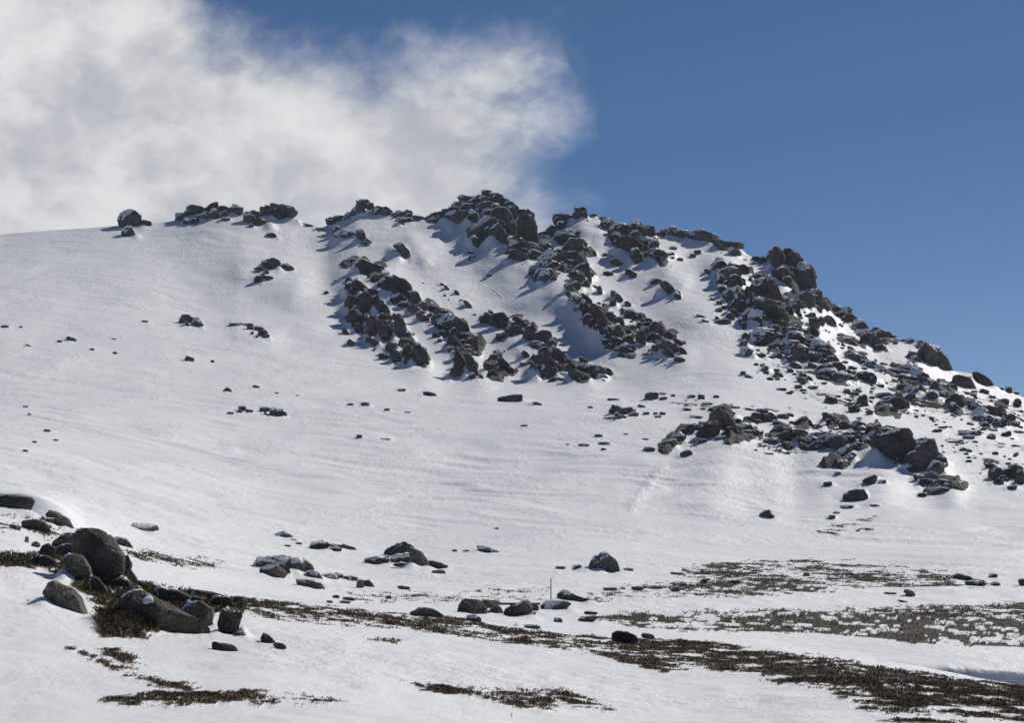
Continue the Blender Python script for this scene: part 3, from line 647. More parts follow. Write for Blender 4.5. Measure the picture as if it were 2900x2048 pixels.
# ---- rib below the summit
outcrop('long slanting rib of ribbed slabs below the summit', [('T6', '1030,220,90,45,50;1110,340,130,45,50;1190,330,100,50,50;1190,440,190,50,60;1210,520,100,70,45;1280,570,150,70,40,.06;1160,515,60,45;1330,640,90,60,30;1110,415,60,45,20;1370,540,260,70,50,.08;1440,650,140,60,40;1300,430,110,60,45;1500,590,150,60,60,.06;1420,500,120,50,50;1470,710,80,55,20;1380,720,90,40,10;1390,765,60,20;1290,685,70,40,25')])
outcrop('right hand tail of the slanting rib, ending in small blocks', [('T6', '1580,715,90,80,60;1560,620,80,60,60;1585,770,90,30,30;1545,800,110,50,25;1480,800,60,40;1620,470,130,55,20;1690,485,70,60,30;1745,520,70,35,10;1610,585,60,50;1670,570,55,45;1745,560,70,40;1850,610,130,90,50,.12;1740,620,60,60;1820,680,90,55,30;1690,690,70,110;1960,665,80,50,25;2050,720,100,25,35;1960,780,190,70,30,.08;1870,790,120,70,10;1890,650,70,50;2080,805,80,30,45')])
scatter('rocks strung along the snow above the slanting rib', 'T6', '1520,415,50,30,35;1570,365,70,40,35,.3;1430,350,60,80,10,.25;1460,290,140,70,40,.3;1305,235,60,90,-10,.2;1255,205,70,35,10,.4')
scatter('stones on the snow at the foot of the slanting rib', 'T6', '2045,880,115,50,20,.3;1840,880,45,28;1950,855,40,25,0,.5;1925,930,50,10;1225,700,30,15,40')
# ---- central crags
outcrop('tall fractured crag, leftmost on the middle slope', [('T5', 'P 380,250 400,190 430,178 480,200 525,245 520,300 470,310 420,260|.35;P 520,270 600,270 645,300 640,345 580,355 530,330|.1;P 300,210 340,215 385,260 410,320 380,330 340,290|.25;P 312,395 350,350 420,350 445,420 430,500 370,480 320,440|.05;P 445,360 510,330 555,400 585,500 580,580 520,580 450,530|.04;P 360,520 420,495 470,540 470,620 440,665 390,640 370,590|.05;P 500,600 540,560 580,570 570,610 530,650 500,640|.2;P 545,680 580,595 620,600 645,650 690,770 690,840 600,840 560,770|.08;P 650,650 690,640 740,720 772,800 770,850 700,840 670,740|.05;565,838,75,65,20,.1;P 440,310 470,300 480,340 450,380 430,350|.6')])
outcrop('dark ledges right beside the leftmost tall crag', [('T5', 'P 590,400 630,350 650,400 720,460 770,540 720,560 660,490|.12;705,545,50,40,30;725,515,60,50')])
outcrop('curved crag with a snow filled notch below the dark ledges', [('T5', 'P 735,640 770,615 800,650 795,720 740,690|.1;P 830,570 870,570 910,640 940,740 975,810 930,800 840,740 835,680|.22;965,850,120,60,10,.1;980,940,80,100,10,.2;P 1020,930 1060,885 1110,890 1160,960 1185,1020 1175,1090 1100,1080 1030,1000|.06')])
outcrop('stubby crag at the lower left end of the central crags', [('T5', 'P 745,880 780,850 840,860 840,900 790,960 750,920|.1;P 830,930 880,970 912,1065 850,1060 790,1000|.06;730,1005,110,50,15;945,1055,90,25,55;870,1078,60,14,10')])
outcrop('huge rounded boulder with a blue shaded snow bank at its left', [('T5', 'P 700,240 730,190 790,150 870,145 950,175 990,220 1000,290 1010,400 900,400 840,370 830,300 790,240|.16;1045,365,90,130,-25,.05;935,440,90,45,15,.35;1050,490,120,70,10,.05;1130,470,90,100,45,.2;1190,510,40,40,30;1135,575,110,60,35')])
scatter('small dark stones on the snow left of the central crags', 'T5', '300,730,90,40,35,.05;355,840,90,60,30,.05;95,300,55,38,0,.05;195,170,45,15,10;447,715,25,12,20;555,902,18,12', 'stone', 'stone')
outcrop('broad dark crag with a snow topped crown in the centre', [('T5', '1215,425,70,30,35;1280,490,130,55,45;1335,575,60,50,10;1415,535,90,45,35;1235,550,50,30,30;1265,600,60,70,20;P 1310,620 1370,600 1400,570 1470,570 1550,610 1600,650 1620,720 1630,790 1570,780 1490,760 1400,710 1320,670|.25;1395,750,120,40,20;P 1430,800 1470,785 1540,850 1580,900 1560,940 1490,910 1440,860|.04;1450,915,70,60;P 1610,830 1660,800 1720,860 1745,930 1690,940 1620,890|.08;1610,790,70,50;1655,955,120,50,20;1545,955,70,60')])
outcrop('twin upright slabs at the lower end of the broad dark crag', [('T5', 'P 1490,1130 1510,1010 1550,970 1590,1030 1640,1130 1640,1225 1560,1210 1500,1160|.04;P 1585,990 1640,1000 1690,1080 1735,1190 1730,1225 1660,1210 1620,1100|.15')])
scatter('stones beside the broad dark crag in the centre', 'T5', '1285,765,90,45,15,.08;1325,820,60,35,20,.1;1405,868,75,40,15,.1;1775,1212,70,35,50,.05', 'stone', 'stone')
scatter('slivers of rock on the slope above the broad dark crag', 'T5', '1145,197,25,12;1350,210,80,20,30;1400,250,80,30,35;1510,305,80,40,45;1380,330,40,22,20;1420,377,25,12,35;1555,385,50,18,10;1625,430,130,45,40,.05;1340,480,25,12;1877,515,80,35,45;1705,537,40,14,25;2022,938,22,16,50', 'stone', 'stone')
outcrop('line of round boulders at the top of the right central crag', [('T6', '270,510,120,80,10,.1;380,535,105,120,0,.04;440,512,30,25;P 530,510 560,500 600,530 605,600 570,600 540,560|.2;520,620,105,65,-5,.08;400,668,95,55,15,.08;480,545,60,30,0,.6')])
outcrop('blocky right central crag ending in a stout pillar', [('T6', 'P 605,660 640,590 690,580 720,630 700,715 640,715|.1;P 720,650 780,625 840,640 850,740 760,745 725,720|.12;635,568,60,20,35;720,735,60,40;865,750,50,90,-5;800,810,80,60,0,.35;P 840,790 880,770 905,800 910,930 870,940 840,860;P 680,900 720,850 800,845 840,860 870,940 905,1060 840,1075 800,1020 760,1000 730,930|.08;P 900,820 930,810 960,850 985,940 940,950 890,930|.05;P 990,920 1020,895 1060,920 1110,990 1060,1000 1000,960|.05;1100,1035,130,50,40,.08;900,1070,100,25,5;960,1030,50,40,0,.5')])
scatter('stones scattered round the foot of the stout pillar', 'T6', '605,925,100,35,5,.15;665,1025,120,50,25,.06;1010,875,35,30;1155,885,110,50,30,.15;615,835,90,50,30,.1;495,912,45,10,15;420,800,16,20;205,1040,60,30,45;295,440,70,30,45;150,460,40,12,25', 'stone', 'stone')
outcrop('anvil shaped boulder under thick snow right of the stout pillar', [('T6', 'P 1120,950 1180,935 1320,950 1332,990 1290,1030 1260,1060 1230,1050 1240,1000 1150,1000|.5;1330,1050,90,40,20')])
outcrop('small slanting crag between the two big central crags', [('T6', '330,870,80,60;370,850,110,30,50;P 245,930 330,950 400,1020 440,1050 380,1050 310,1020 290,980|.1;275,990,50,20;430,950,140,50,45,.2')])
# ---- right shoulder
outcrop('steep broken crag left of the massive buttress', [('T3', '1750,830,80,90,30;1770,930,80,120,-10;1850,840,60,60;1860,900,100,110,20;1890,990,80,120,10;1780,1040,90,50,30;1830,1090,90,80,40;1900,1070,60,60;1940,1110,80,150,-25;1910,1200,110,110,15')])
scatter('rocks standing apart around the steep broken crag', 'T3', '1630,870,70,45,20;P 1880,795 1920,820 1970,800 2020,840 2020,880 1970,890 1900,860|.06;1970,995,40,50;2015,1150,80,50,10')
scatter('low stones at the foot of the steep broken crag', 'T3', '1680,1125,60,20,20;1740,1160,60,30,25;1790,1200,60,30,20;1740,1230,70,35,10;1840,1280,90,50,30;1720,1300,50,30,30;1780,1335,170,45,0,.3;1620,1325,80,20,20;1580,1280,100,12,15', 'stone', 'stone')
outcrop('massive dark buttress slanting down under the twin towers', [('T4', 'P 85,470 110,430 170,415 210,450 250,500 300,570 330,640 270,650 170,560 110,540|.05;P 130,600 170,565 280,600 340,660 400,720 400,770 320,790 240,720 160,660|.04;130,390,95,50,0,.2')])
outcrop('twin rock towers standing on the right shoulder skyline', [('T4', 'P 205,210 225,175 245,180 240,230 215,240;P 240,220 265,165 310,155 345,180 345,300 300,320 250,290|.1;P 355,200 380,170 420,180 435,220 440,260 470,300 460,370 400,350 370,300 355,250|.1;490,330,80,110,30;P 450,430 490,380 530,330 580,400 598,480 590,540 530,510 480,460|.06;160,250,110,40,20;540,360,90,90,40')])
outcrop('broken blocks descending below the twin rock towers', [('T4', '335,370,110,90,35,.12;430,525,70,50,30;525,580,120,110,20;600,600,130,80,40;680,590,80,50,30;470,610,90,60;355,600,60,90,-20;430,650,70,130,-25;620,655,60,50,50')])
scatter('rocks on the snow right of the massive buttress', 'T4', '720,740,130,60,40,.06;750,785,60,20;570,700,70,50;600,760,90,110,-20,.06;590,830,90,60,40,.06;650,740,50,80,-25')
outcrop('descending wall of blocks on the skyline right of the towers', [('T4', '770,650,90,50,30;840,690,90,90,20;890,730,90,60,35;960,775,110,50,35;975,765,40,30')])
outcrop('tumbled blocks half way down the right skyline', [('T4', '1090,815,45,35;1140,860,120,80,15;980,840,110,40,-5,.5;870,905,120,40,10;900,880,40,15;1080,910,160,80,40;1020,910,90,40;1150,910,50,25;1220,878,60,30,15;1260,895,40,15')])
scatter('dark knobs on the right skyline above the steep cliff', 'T4', '1320,900,60,20;1370,900,60,40;1450,915,60,30,10;1250,920,40,25', 'stone', 'stone')
outcrop('steep dark cliff dropping from the right skyline', [('T4', 'P 1475,960 1490,930 1545,975 1570,1010 1580,1110 1500,1080 1475,1020|.2;P 1550,1020 1580,1008 1620,1005 1650,1050 1705,1140 1600,1125|.15;1410,1050,60,25,30')])
boulder('sloping slab at the low right end of the skyline', 'T4', 'P 1875,1160 1910,1150 1980,1190 2060,1270 1990,1268 1900,1235|.2')
boulder('long dark slab just left of the sloping skyline slab', 'T4', 'P 1710,1190 1760,1180 1850,1210 1920,1300 1840,1285 1710,1240|.15')
outcrop('great pile of fallen blocks below the massive buttress', [('T4', '400,790,110,70;60,720,130,90;130,720,120,100,10;180,830,120,50;170,890,200,90,5;290,830,80,80,20;430,850,130,90,10;460,900,180,90,20;510,870,80,80;390,940,130,60,10;290,960,90,60;560,940,80,60;640,960,120,80,30;450,1020,120,110,20;520,1000,120,60,30;600,1040,110,60,30;680,1010,100,50,20;740,1060,90,40,20;330,880,60,40,20;670,1075,70,40')])
scatter('boulders along the left foot of the great block pile', 'T4', '40,870,80,60,20;20,920,70,60;40,995,110,75,20;150,1025,100,35;285,1025,90,50;240,1040,60,25;440,1110,110,50,20;190,1130,60,50,20;300,1180,80,30,20;290,1215,45,20;400,1150,60,40,20')
scatter('low boulders on the flat snow under the great block pile', 'T4', '575,1105,90,30,20;500,1180,80,50,20;550,1210,60,30,30;460,1280,80,35;485,1225,110,40,10,.4;580,1285,90,25;60,1195,80,25,15;15,1170,50,40;320,1300,90,25;670,1250,50,16')
outcrop('compact cluster of boulders right of the great block pile', [('T4', '780,1120,120,60,10,.35;690,1135,120,70;660,1180,60,60,0,.45;760,1190,140,90,15;830,1220,70,40;870,1180,70,60;900,1210,70,40,20')])
boulder('big squat boulder with snow on its left face, mid right slope', 'T4', 'P 930,1180 1010,1150 1070,1165 1100,1200 1100,1255 1040,1245 980,1220|.3')
scatter('small rocks around the big squat boulder', 'T4', '1130,1270,70,30;900,1125,80,25;1000,1130,60,20;1180,1250,30,16;960,1245,40,14;855,1315,60,40;920,1335,80,35;840,1080,60,20', 'stone', 'stone')
outcrop('dark ledge line crossing the right slope under a snow bank', [('T4', '950,1050,160,40,20;1040,1090,120,40,15;1140,1130,100,40,15;1260,1160,140,40,10;1400,1140,110,60,30;1440,1190,130,70,30;1370,1215,150,60,5;1500,1205,40,40;1530,1250,120,50,10;1570,1270,60,60;1640,1270,80,35,15;1720,1285,50,45')])
scatter('boulders below the dark ledge line of the right slope', 'T4', '1320,1280,110,45,0,.35;1380,1300,130,60,0,.6;1470,1300,90,60,20;1640,1340,90,50;1545,1350,100,70;1160,1355,130,50;1370,1370,100,60,-10;1310,1355,60,30;1410,1397,60,35;1475,1430,40,35,20')
outcrop('rough knot of boulders in the middle of the right slope', [('T4', '1240,1410,190,90,5,.12;1310,1430,60,40;1165,1475,110,55,5')])
scatter('boulders standing on open snow above the jumbled outcrop', 'T4', '985,1390,95,95,0,.2;1050,1400,40,30,40;730,1390,110,55,5,.15;915,1460,85,70,0,.2;960,1435,60,25;1040,1490,60,60,40;1490,1475,16,14;1085,1440,25,12;1125,1440,25,14')
outcrop('rocky spur near the right edge below the low skyline', [('T4', '1760,1400,130,80,15,.2;1850,1420,90,40,20;1920,1440,80,60,30;2050,1490,110,90,10,.06;1950,1500,100,70;2040,1550,130,50,10;2120,1510,60,40,20'), ('F6', '1560,590,120,70,20;1640,620,90,60,20;1720,650,90,60,20;1590,660,60,40')])
scatter('boulders along the right edge below the low skyline', 'T4', '1970,1320,90,50;2040,1360,70,30,15;1880,1340,70,25;2140,1400,80,45,0,.3;2245,1410,80,70;2170,1300,60,45,20;2105,1295,60,40;2230,1330,50,20;2190,1530,70,60,20;2270,1480,50,20;2225,1585,70,40')
# ---- right hand outcrops of the lower slope
outcrop('pyramid shaped tor with a snow skirt, lower right slope', [('F5', 'P 690,290 740,215 790,190 850,200 880,250 895,310 920,420 820,430 770,330|.05;P 580,440 640,360 720,310 775,320 770,400 740,470 640,470|.06;870,425,140,110,0,.06;600,490,90,40,5;500,385,70,80,0,.05;545,375,40,60;590,375,60,40;420,415,80,50,-30;400,460,90,70,-30;310,515,130,60,-15;630,350,50,35;780,460,90,40;860,475,100,30,0,.4')])
scatter('low rocks in the hollow left of the pyramid shaped tor', 'F5', '130,560,110,40,5;465,600,130,65,0,.25;270,560,30,20')
outcrop('arched slab and blocks right beside the pyramid shaped tor', [('F5', 'P 925,350 1020,325 1060,345 1095,370 1090,400 1040,400 1020,370 930,372;1060,420,120,60;1130,430,70,50;1010,460,90,40;930,310,60,40')])
outcrop('broad humped boulder behind the arched slab', [('F5', 'P 1070,310 1090,260 1140,235 1200,245 1270,270 1300,320 1200,325|.06;1040,290,90,50,0,.08')])
scatter('rocks on the snow behind the pyramid shaped tor', 'F5', '1150,210,130,45,0,.2;1050,195,90,25,5;920,175,80,20;1295,365,80,50;1350,260,120,50,10;1410,250,80,40;1440,320,60,30,20;510,75,80,35;600,80,70,55,0,.35;740,75,60,30')
scatter('flat stones in the snow right of the dome shaped boulder', 'F5', '660,145,110,30,0,.6;470,195,80,25,10;620,188,60,20;700,195,80,40,0,.3;760,175,100,20;345,65,50,20;560,265,130,14,12', 'stone', 'stone')
boulder('humped boulder between the tor and the jumbled outcrop', 'F5', 'P 1450,310 1490,270 1560,245 1600,280 1640,350 1600,360 1520,340|.08')
outcrop('long jumbled outcrop of dark blocks, middle right', [('F5', '1410,410,260,60,5,.06;1430,465,230,110,0,.06;1570,500,120,60;1250,490,120,50;1560,470,80,60;1640,500,80,80;1535,345,60,30'), ('F6', '80,770,180,60;120,820,110,100;220,830,140,120;250,770,60,70;300,790,70,90;400,770,100,70;340,820,90,90;430,860,120,60;560,720,120,90;600,690,60,60;690,730,140,60;540,790,120,70,-30;490,820,90,70,-30;280,930,150,80,-35;330,970,130,45,-40;310,1015,65,50;200,950,80,40,0,.5;145,1005,60,45;40,850,70,60')])
outcrop('chain of rounded boulders behind the long jumbled outcrop', [('F6', 'P 110,570 150,558 190,575 255,645 220,670 150,640|.2;P 245,650 290,630 350,660 345,710 270,700|.15;430,670,110,60,10;470,700,80,50')])
scatter('small peaked stones left of the rounded boulder chain', 'F6', '65,675,60,35;170,718,40,18;15,670,40,40', 'stone', 'stone')
outcrop('two massive blocks towering over the right snow skirt', [('F6', 'P 575,830 620,775 700,760 740,730 840,725 880,770 890,850 910,910 880,960 830,1030 720,990 640,920|.06;P 850,1010 880,950 960,890 1000,850 1060,825 1105,830 1115,900 1140,950 1125,1040 1110,1090 1030,1110 930,1080|.05;P 955,885 990,820 1040,815 1045,850 980,880;930,885,25,40'), ('F6', '1120,1150,130,100,0,.08;1000,1160,130,60,20;1060,1190,140,60;1200,1190,120,40,10;1310,1205,120,35,5;1160,1270,150,60,0,.5')])
boulder('wedge shaped boulder in the shadow of the two massive blocks', 'F6', 'P 460,1195 520,1150 580,1115 605,1120 605,1205 540,1208|.1')
boulder('dark stone at the foot of the left massive block', 'F6', '755,1010,50,25')
scatter('snow covered stones in the shadow left of the massive blocks', 'F6', '240,1105,80,35,0,.5;645,1180,70,40,0,.5', 'stone', 'stone')
boulder('long flat topped slab on the open snow below the massive blocks', 'F6', 'P 280,1330 290,1290 340,1270 490,1248 505,1280 520,1345 430,1358 285,1365|.06')
boulder('oval stone capped with snow just under the flat topped slab', 'F6', '320,1413,125,35,0,.4')
scatter('small stones round the long flat topped slab', 'F6', '140,1205,80,45,0,.08;575,1400,100,28;180,1510,70,40,0,.45;225,1465,60,20;1005,1307,85,40', 'stone', 'stone')
outcrop('cluster of round boulders cut by the right edge of the picture', [('F6', '1650,1045,90,45,10;1690,1120,100,90,0,.15;1820,1120,115,105,0,.1;1910,1150,80,110,0,.12')])
scatter('low rocks near the round boulders at the right edge', 'F6', '1870,1050,140,50,15,.4;1545,1105,20,16;1840,1235,90,40', 'stone', 'stone')
scatter('rocks on the flat snow right of the massive blocks', 'F6', '1385,890,80,40,0,.4;1435,895,70,30,15;1680,920,60,30;1860,853,70,25;1440,995,70,25;1380,830,40,25;1020,797,80,35,0,.5;1765,950,30,16;1195,853,30,20', 'stone', 'stone')
scatter('snow covered slabs and rocks near the right edge', 'F6', '1440,740,230,60,0,.6;1530,740,60,60,0,.1;1440,775,140,40,0,.6;1640,770,90,60;1780,745,110,50,-10;1890,725,120,25;1670,710,70,25;1570,700,60,30;1150,715,100,35,-10;1205,685,40,25;1300,820,140,20;750,690,110,30,15,.4;1870,645,80,45')
boulder('small boulder with snow on its left, alone on the lower right slope', 'F5', 'P 1130,1160 1190,1112 1220,1120 1240,1160 1280,1180 1240,1195 1150,1190|.25')
scatter('pebbly stones on the lower right slope under the snow skirt', 'F5', '1395,595,55,30;1100,568,40,14;1220,600,120,16;2040,1310,40,14', 'stone', 'stone')
# ---- foreground boulders, left
outcrop('great rounded lichen dark boulders piled up at left', [('F1', 'P 410,510 440,460 510,435 565,450 580,520 560,570 480,560 420,560|.02;P 300,590 330,530 370,515 420,550 400,620 340,625|.02;P 570,460 620,425 690,415 760,425 830,460 900,540 930,620 930,700 870,800 810,850 740,800 690,740 640,640 580,580|.02;P 920,620 980,620 1000,680 990,720 1040,780 1030,820 960,850 880,850 870,790 930,700|.02;P 375,600 430,550 500,520 560,530 580,570 540,610 460,640 380,640|.1;P 480,640 540,600 620,610 680,690 700,760 670,830 600,800 550,740|.03;P 230,640 290,600 360,610 420,660 380,690 260,680|.05;P 690,760 740,780 800,850 820,900 760,900 700,850|.3;P 860,800 930,780 1010,820 1040,860 960,890 880,870|.02')])
boulder('egg shaped boulder sunk in the snow, front left', 'F1', 'P 328,880 370,820 430,795 480,820 560,870 640,950 690,1040 640,1045 520,1000 400,940|.03')
boulder('low snow topped slab behind the long speckled slab', 'F1', 'P 1170,870 1230,845 1400,880 1480,930 1440,980 1300,960 1200,910|.28')
boulder('dark boulder hidden behind the long speckled slab', 'F1', 'P 1360,990 1430,950 1540,960 1620,1010 1640,1100 1600,1150 1540,1080 1440,1050|.06')
boulder('long speckled slab lying across the front left rocks', 'F1', 'P 890,1000 950,920 1040,870 1110,865 1180,900 1280,960 1400,1040 1560,1080 1605,1130 1580,1200 1480,1200 1340,1180 1180,1140 1080,1090 980,1020|.08')
boulder('upright block at the right end of the long speckled slab', 'F1', 'P 1660,1130 1700,1020 1780,1000 1860,1010 1850,1080 1810,1170 1780,1225 1700,1190|.04')
boulder('small rounded boulder right below the upright block', 'F1', 'P 1780,1220 1810,1180 1850,1170 1900,1240 1840,1240|.04')
boulder('little shark fin stone on the foreground snow', 'F1', 'P 1990,1250 2020,1195 2060,1215 2120,1270 2050,1278|.03')
boulder('low dark stone right beside the shark fin stone', 'F1', '2140,1295,110,45,15,.03')
boulder('flat dark slab level with the foreground snow', 'F1', '1720,1305,240,50,10,.02')
scatter('low snow topped rocks behind the upright block', 'F1', '1560,905,300,60,8,.12;1700,955,170,75,8,.35;1830,955,130,80,8,.1;1500,960,120,80,20,.1')
boulder('flat topped slab at the left edge above a blue hollow', 'F1', 'P -60,150 60,148 190,158 225,200 240,245 150,225 -60,205|.02', forward=27)
boulder('slanting boulder right of the blue shaded hollow', 'F1', 'P 345,300 375,255 440,275 520,320 575,390 530,400 440,370 380,330|.04')
boulder('low rounded boulder left of the slanting one', 'F1', 'P 160,390 190,335 270,325 340,345 385,400 370,430 260,420|.08')
scatter('small rocks around the low rounded boulder on the knoll', 'F1', '380,345,90,60,0,.4;205,480,35,50;270,520,70,45;110,385,90,30,15', 'stone', 'stone')
boulder('snow draped boulder with a bare right end, beyond the big boulders', 'F1', 'P 962,400 1010,365 1080,358 1150,365 1195,365 1218,405 1150,412 1050,415|.5')
boulder('dark dome banded with snow, right behind the big boulders', 'F1', 'P 850,480 900,462 970,475 1020,530 980,540 900,525|.4')
# ---- middle ground
outcrop('mushroom shaped boulder under a thick snow cap', [('F2', 'P 75,455 110,420 200,398 320,390 430,400 490,440 530,490 530,520 470,512 420,490 350,490 200,480 100,480|.42;230,515,170,90,0,.35;300,500,90,80,0,.05')])
outcrop('snow patched low rocks trailing right of the mushroom boulder', [('F2', '570,545,110,60,20,.45;700,555,120,40,5,.5;775,545,60,35,20;845,563,60,25;900,570,60,30,15;P 980,620 1000,590 1040,585 1075,630 1030,642|.05;960,615,50,60;540,615,200,50,12,.25')])
boulder('small peaked boulder draped in snow, far behind the mushroom boulder', 'F2', 'P 215,208 260,178 310,165 360,190 400,220 330,215|.45')
outcrop('snow hooded rock with a short tail of stones', [('F2', 'P 535,322 560,270 600,250 650,265 690,290 640,312|.45;730,290,70,30;770,300,50,40,0,.5;740,322,90,30,0,.5;870,305,110,25,20')])
scatter('tiny stones near the snow hooded rock', 'F2', '440,268,60,20;345,288,60,16;390,240,70,14', 'stone', 'stone')
outcrop('large dark boulder with snow speckled rubble in its lap', [('F2', 'P 1178,350 1210,300 1260,272 1330,275 1400,310 1400,390 1300,380 1250,392 1180,378|.12;P 1380,310 1460,350 1500,410 1545,470 1530,490 1440,465 1390,400|.05;1340,415,170,90,15,.42;1420,430,90,70,10,.4;1300,455,90,40,0,.45;1380,470,80,30,0,.5;P 1530,440 1560,422 1630,435 1690,475 1620,492|.05;1630,515,90,30;1110,415,170,50,-10,.5;1070,432,110,30,10;1165,390,60,25')])
scatter('snow covered stones right of the rubble lapped boulder', 'F2', '1765,330,45,20;1860,333,60,20,0,.5;P 1945,330 1990,292 2050,300 2130,330 2150,352 2050,357|.6')
scatter('small stones in the thin snow below the rubble lapped boulder', 'F2', '1330,645,110,30,10;1200,725,50,30;755,722,60,28;870,740,110,25,5;700,765,60,22,0,.5;830,768,90,25,0,.5', 'stone', 'stone')
boulder('dark domed boulder rising from the brown heath band', 'F2', 'P 1370,870 1440,825 1510,812 1580,825 1680,880 1620,895 1500,898|.06')
outcrop('two grey boulders left of the slanted block by the pole', [('F3', 'P 10,860 25,790 70,755 130,762 190,800 215,850 180,872 60,872|.04;P 175,790 210,755 290,762 330,785 280,822 200,825|.08;320,840,80,50,0,.06;230,848,60,25')])
boulder('slanted grey block beside the marker pole', 'F3', 'P 375,860 420,820 500,780 565,740 600,765 630,825 620,850 560,870 470,910 410,905|.04')
boulder('small rock peeping out behind the slanted grey block', 'F3', '645,815,80,60,20,.05')
boulder('long nosed boulder patched with snow right of the pole', 'F3', 'P 825,690 850,668 920,675 970,710 1030,730 1110,750 1060,772 950,762 880,752 840,730|.3')
boulder('flat snow plastered rock at the foot of the pole', 'F3', 'P 690,800 740,760 830,755 920,760 960,785 920,815 800,838 700,830|.42')
boulder('small rock with a white face at the edge of the heath', 'F3', 'P 50,930 90,880 140,872 185,900 190,930 120,938|.3')
boulder('snowy lump right below the slanted grey block', 'F3', '615,862,90,40,0,.6')
boulder('big cracked boulder standing alone on the flat, snow at its foot', 'F3', 'P 1085,475 1100,400 1130,365 1200,370 1205,342 1245,340 1295,370 1340,410 1370,470 1395,522 1310,527 1230,500 1130,495|.22')
scatter('small snow hooded rocks beside the big cracked boulder', 'F3', '860,475,90,30,0,.45;1000,478,90,50,0,.5;1060,490,50,25;1440,495,90,30,0,.5', 'stone', 'stone')
scatter('half buried rocks on the flat right of the pole', 'F3', '1390,650,50,24;1290,658,120,30,0,.6;1575,640,60,25;1520,652,120,35,0,.55;1860,525,120,30,0,.45;1840,658,90,50;1900,618,80,25;2085,585,50,40', 'stone', 'stone')
boulder('brown boulder among the heath with snow at its right foot', 'F3', 'P 1295,1085 1310,1025 1360,1012 1440,1020 1500,1060 1530,1100 1450,1118 1300,1110|.04')
scatter('low dark rocks rising from the heath band', 'F3', '1610,1058,120,40,5,.1;P 1010,925 1060,892 1150,880 1200,897 1120,942 1040,942|.3;1120,862,120,30,5,.3;840,922,70,40;620,978,130,40')
boulder('lone small stone on the snow above the big cracked boulder', 'F3', '320,140,40,18')
scatter('small stones among the far heath streaks', 'F4', '725,453,50,25;1030,447,60,25;1305,455,60,25,0,.5;155,463,45,16;210,505,70,20;15,490,40,18', 'stone', 'stone')
boulder('curved dark rock emerging from a snow hump on the right flat', 'F4', '1465,588,85,45,30,.15')
scatter('low rocks on the right flat beyond the heath field', 'F4', '1330,590,90,16,0,.5;1420,647,80,14,10;2070,462,70,30,-10;2090,522,80,35,10;1850,472,140,40,10;1940,522,150,36,5', 'stone', 'stone')
boulder('dark block cut by the right edge on the far flat', 'F4', '2290,515,70,62,0,.15')
scatter('stones among the speckled scrub of the lower right slope', 'F4', '905,42,55,25,0,.45;940,10,60,14;1100,133,25,14', 'stone', 'stone')

# ------------------------------------------------------------------ loose rubble too small to count, strewn between the boulders
def rubble(label, ps, n, s0, s1):
    P = np.array([[float(c) for c in q.split(',')] for q in ps.split()]); r = np.random.default_rng(n); VV, FF, off, k = [], [], 0, 0
    b, f = icosphere(1)
    U_, V_ = r.uniform(P[:, 0].min(), P[:, 0].max(), n * 8), r.uniform(P[:, 1].min(), P[:, 1].max(), n * 8)
    ok = (poly_sd(U_, V_, P) > 0) & (perlin(U_ / 45, V_ / 22, 0.5, 301) > -0.05)
    for u, v in list(zip(U_[ok], V_[ok]))[:n]:
        d = ground_at(u, v); a_, b_ = ray(u, v); sz = r.uniform(s0, s1) ** 1.0 * r.uniform(0.5, 1)
        q = b * r.uniform(0.6, 1.2, (len(b), 1)) * np.array([1.2, 1.0, 0.62]) * sz; t = r.uniform(0, 6.3)
        q = np.stack([q[:, 0] * math.cos(t) - q[:, 1] * math.sin(t), q[:, 0] * math.sin(t) + q[:, 1] * math.cos(t), q[:, 2] + 0.15 * sz], 1) + np.array([a_ * d, d, b_ * d])
        VV.append(q); FF.append(f + off); off += len(b); k += 1
    tag(add('rubble', make_mesh('rubble', np.concatenate(VV), np.concatenate(FF), M_ROCK, False)), label, 'rubble', kind='stuff')
rubble('loose rubble strewn below the great block pile on the right slope', '2150,960 2330,1000 2560,1060 2760,1110 2900,1180 2900,1225 2640,1190 2400,1160 2200,1110 2130,1060', 240, .4, 1.3)
rubble('loose rubble between blocks under the right shoulder', '2030,800 2200,830 2330,880 2480,950 2420,1000 2300,960 2180,960 2080,900', 130, .5, 1.4)
rubble('loose rubble around the tail of the slanting rib', '1640,900 1760,880 1880,930 1950,1000 1800,1010 1700,980', 90, .4, 1.1)
rubble('loose rubble between the tor and the jumbled outcrop', '1960,1210 2200,1190 2420,1190 2480,1250 2300,1280 2100,1260 1980,1250', 140, .3, .9)
rubble('loose rubble along the far right edge of the slope', '2620,1130 2900,1170 2900,1330 2700,1290 2640,1220', 90, .3, .9)
rubble('loose rubble scattered below the summit tor', '1530,660 1640,680 1700,780 1640,820 1540,760', 80, .4, 1.2)

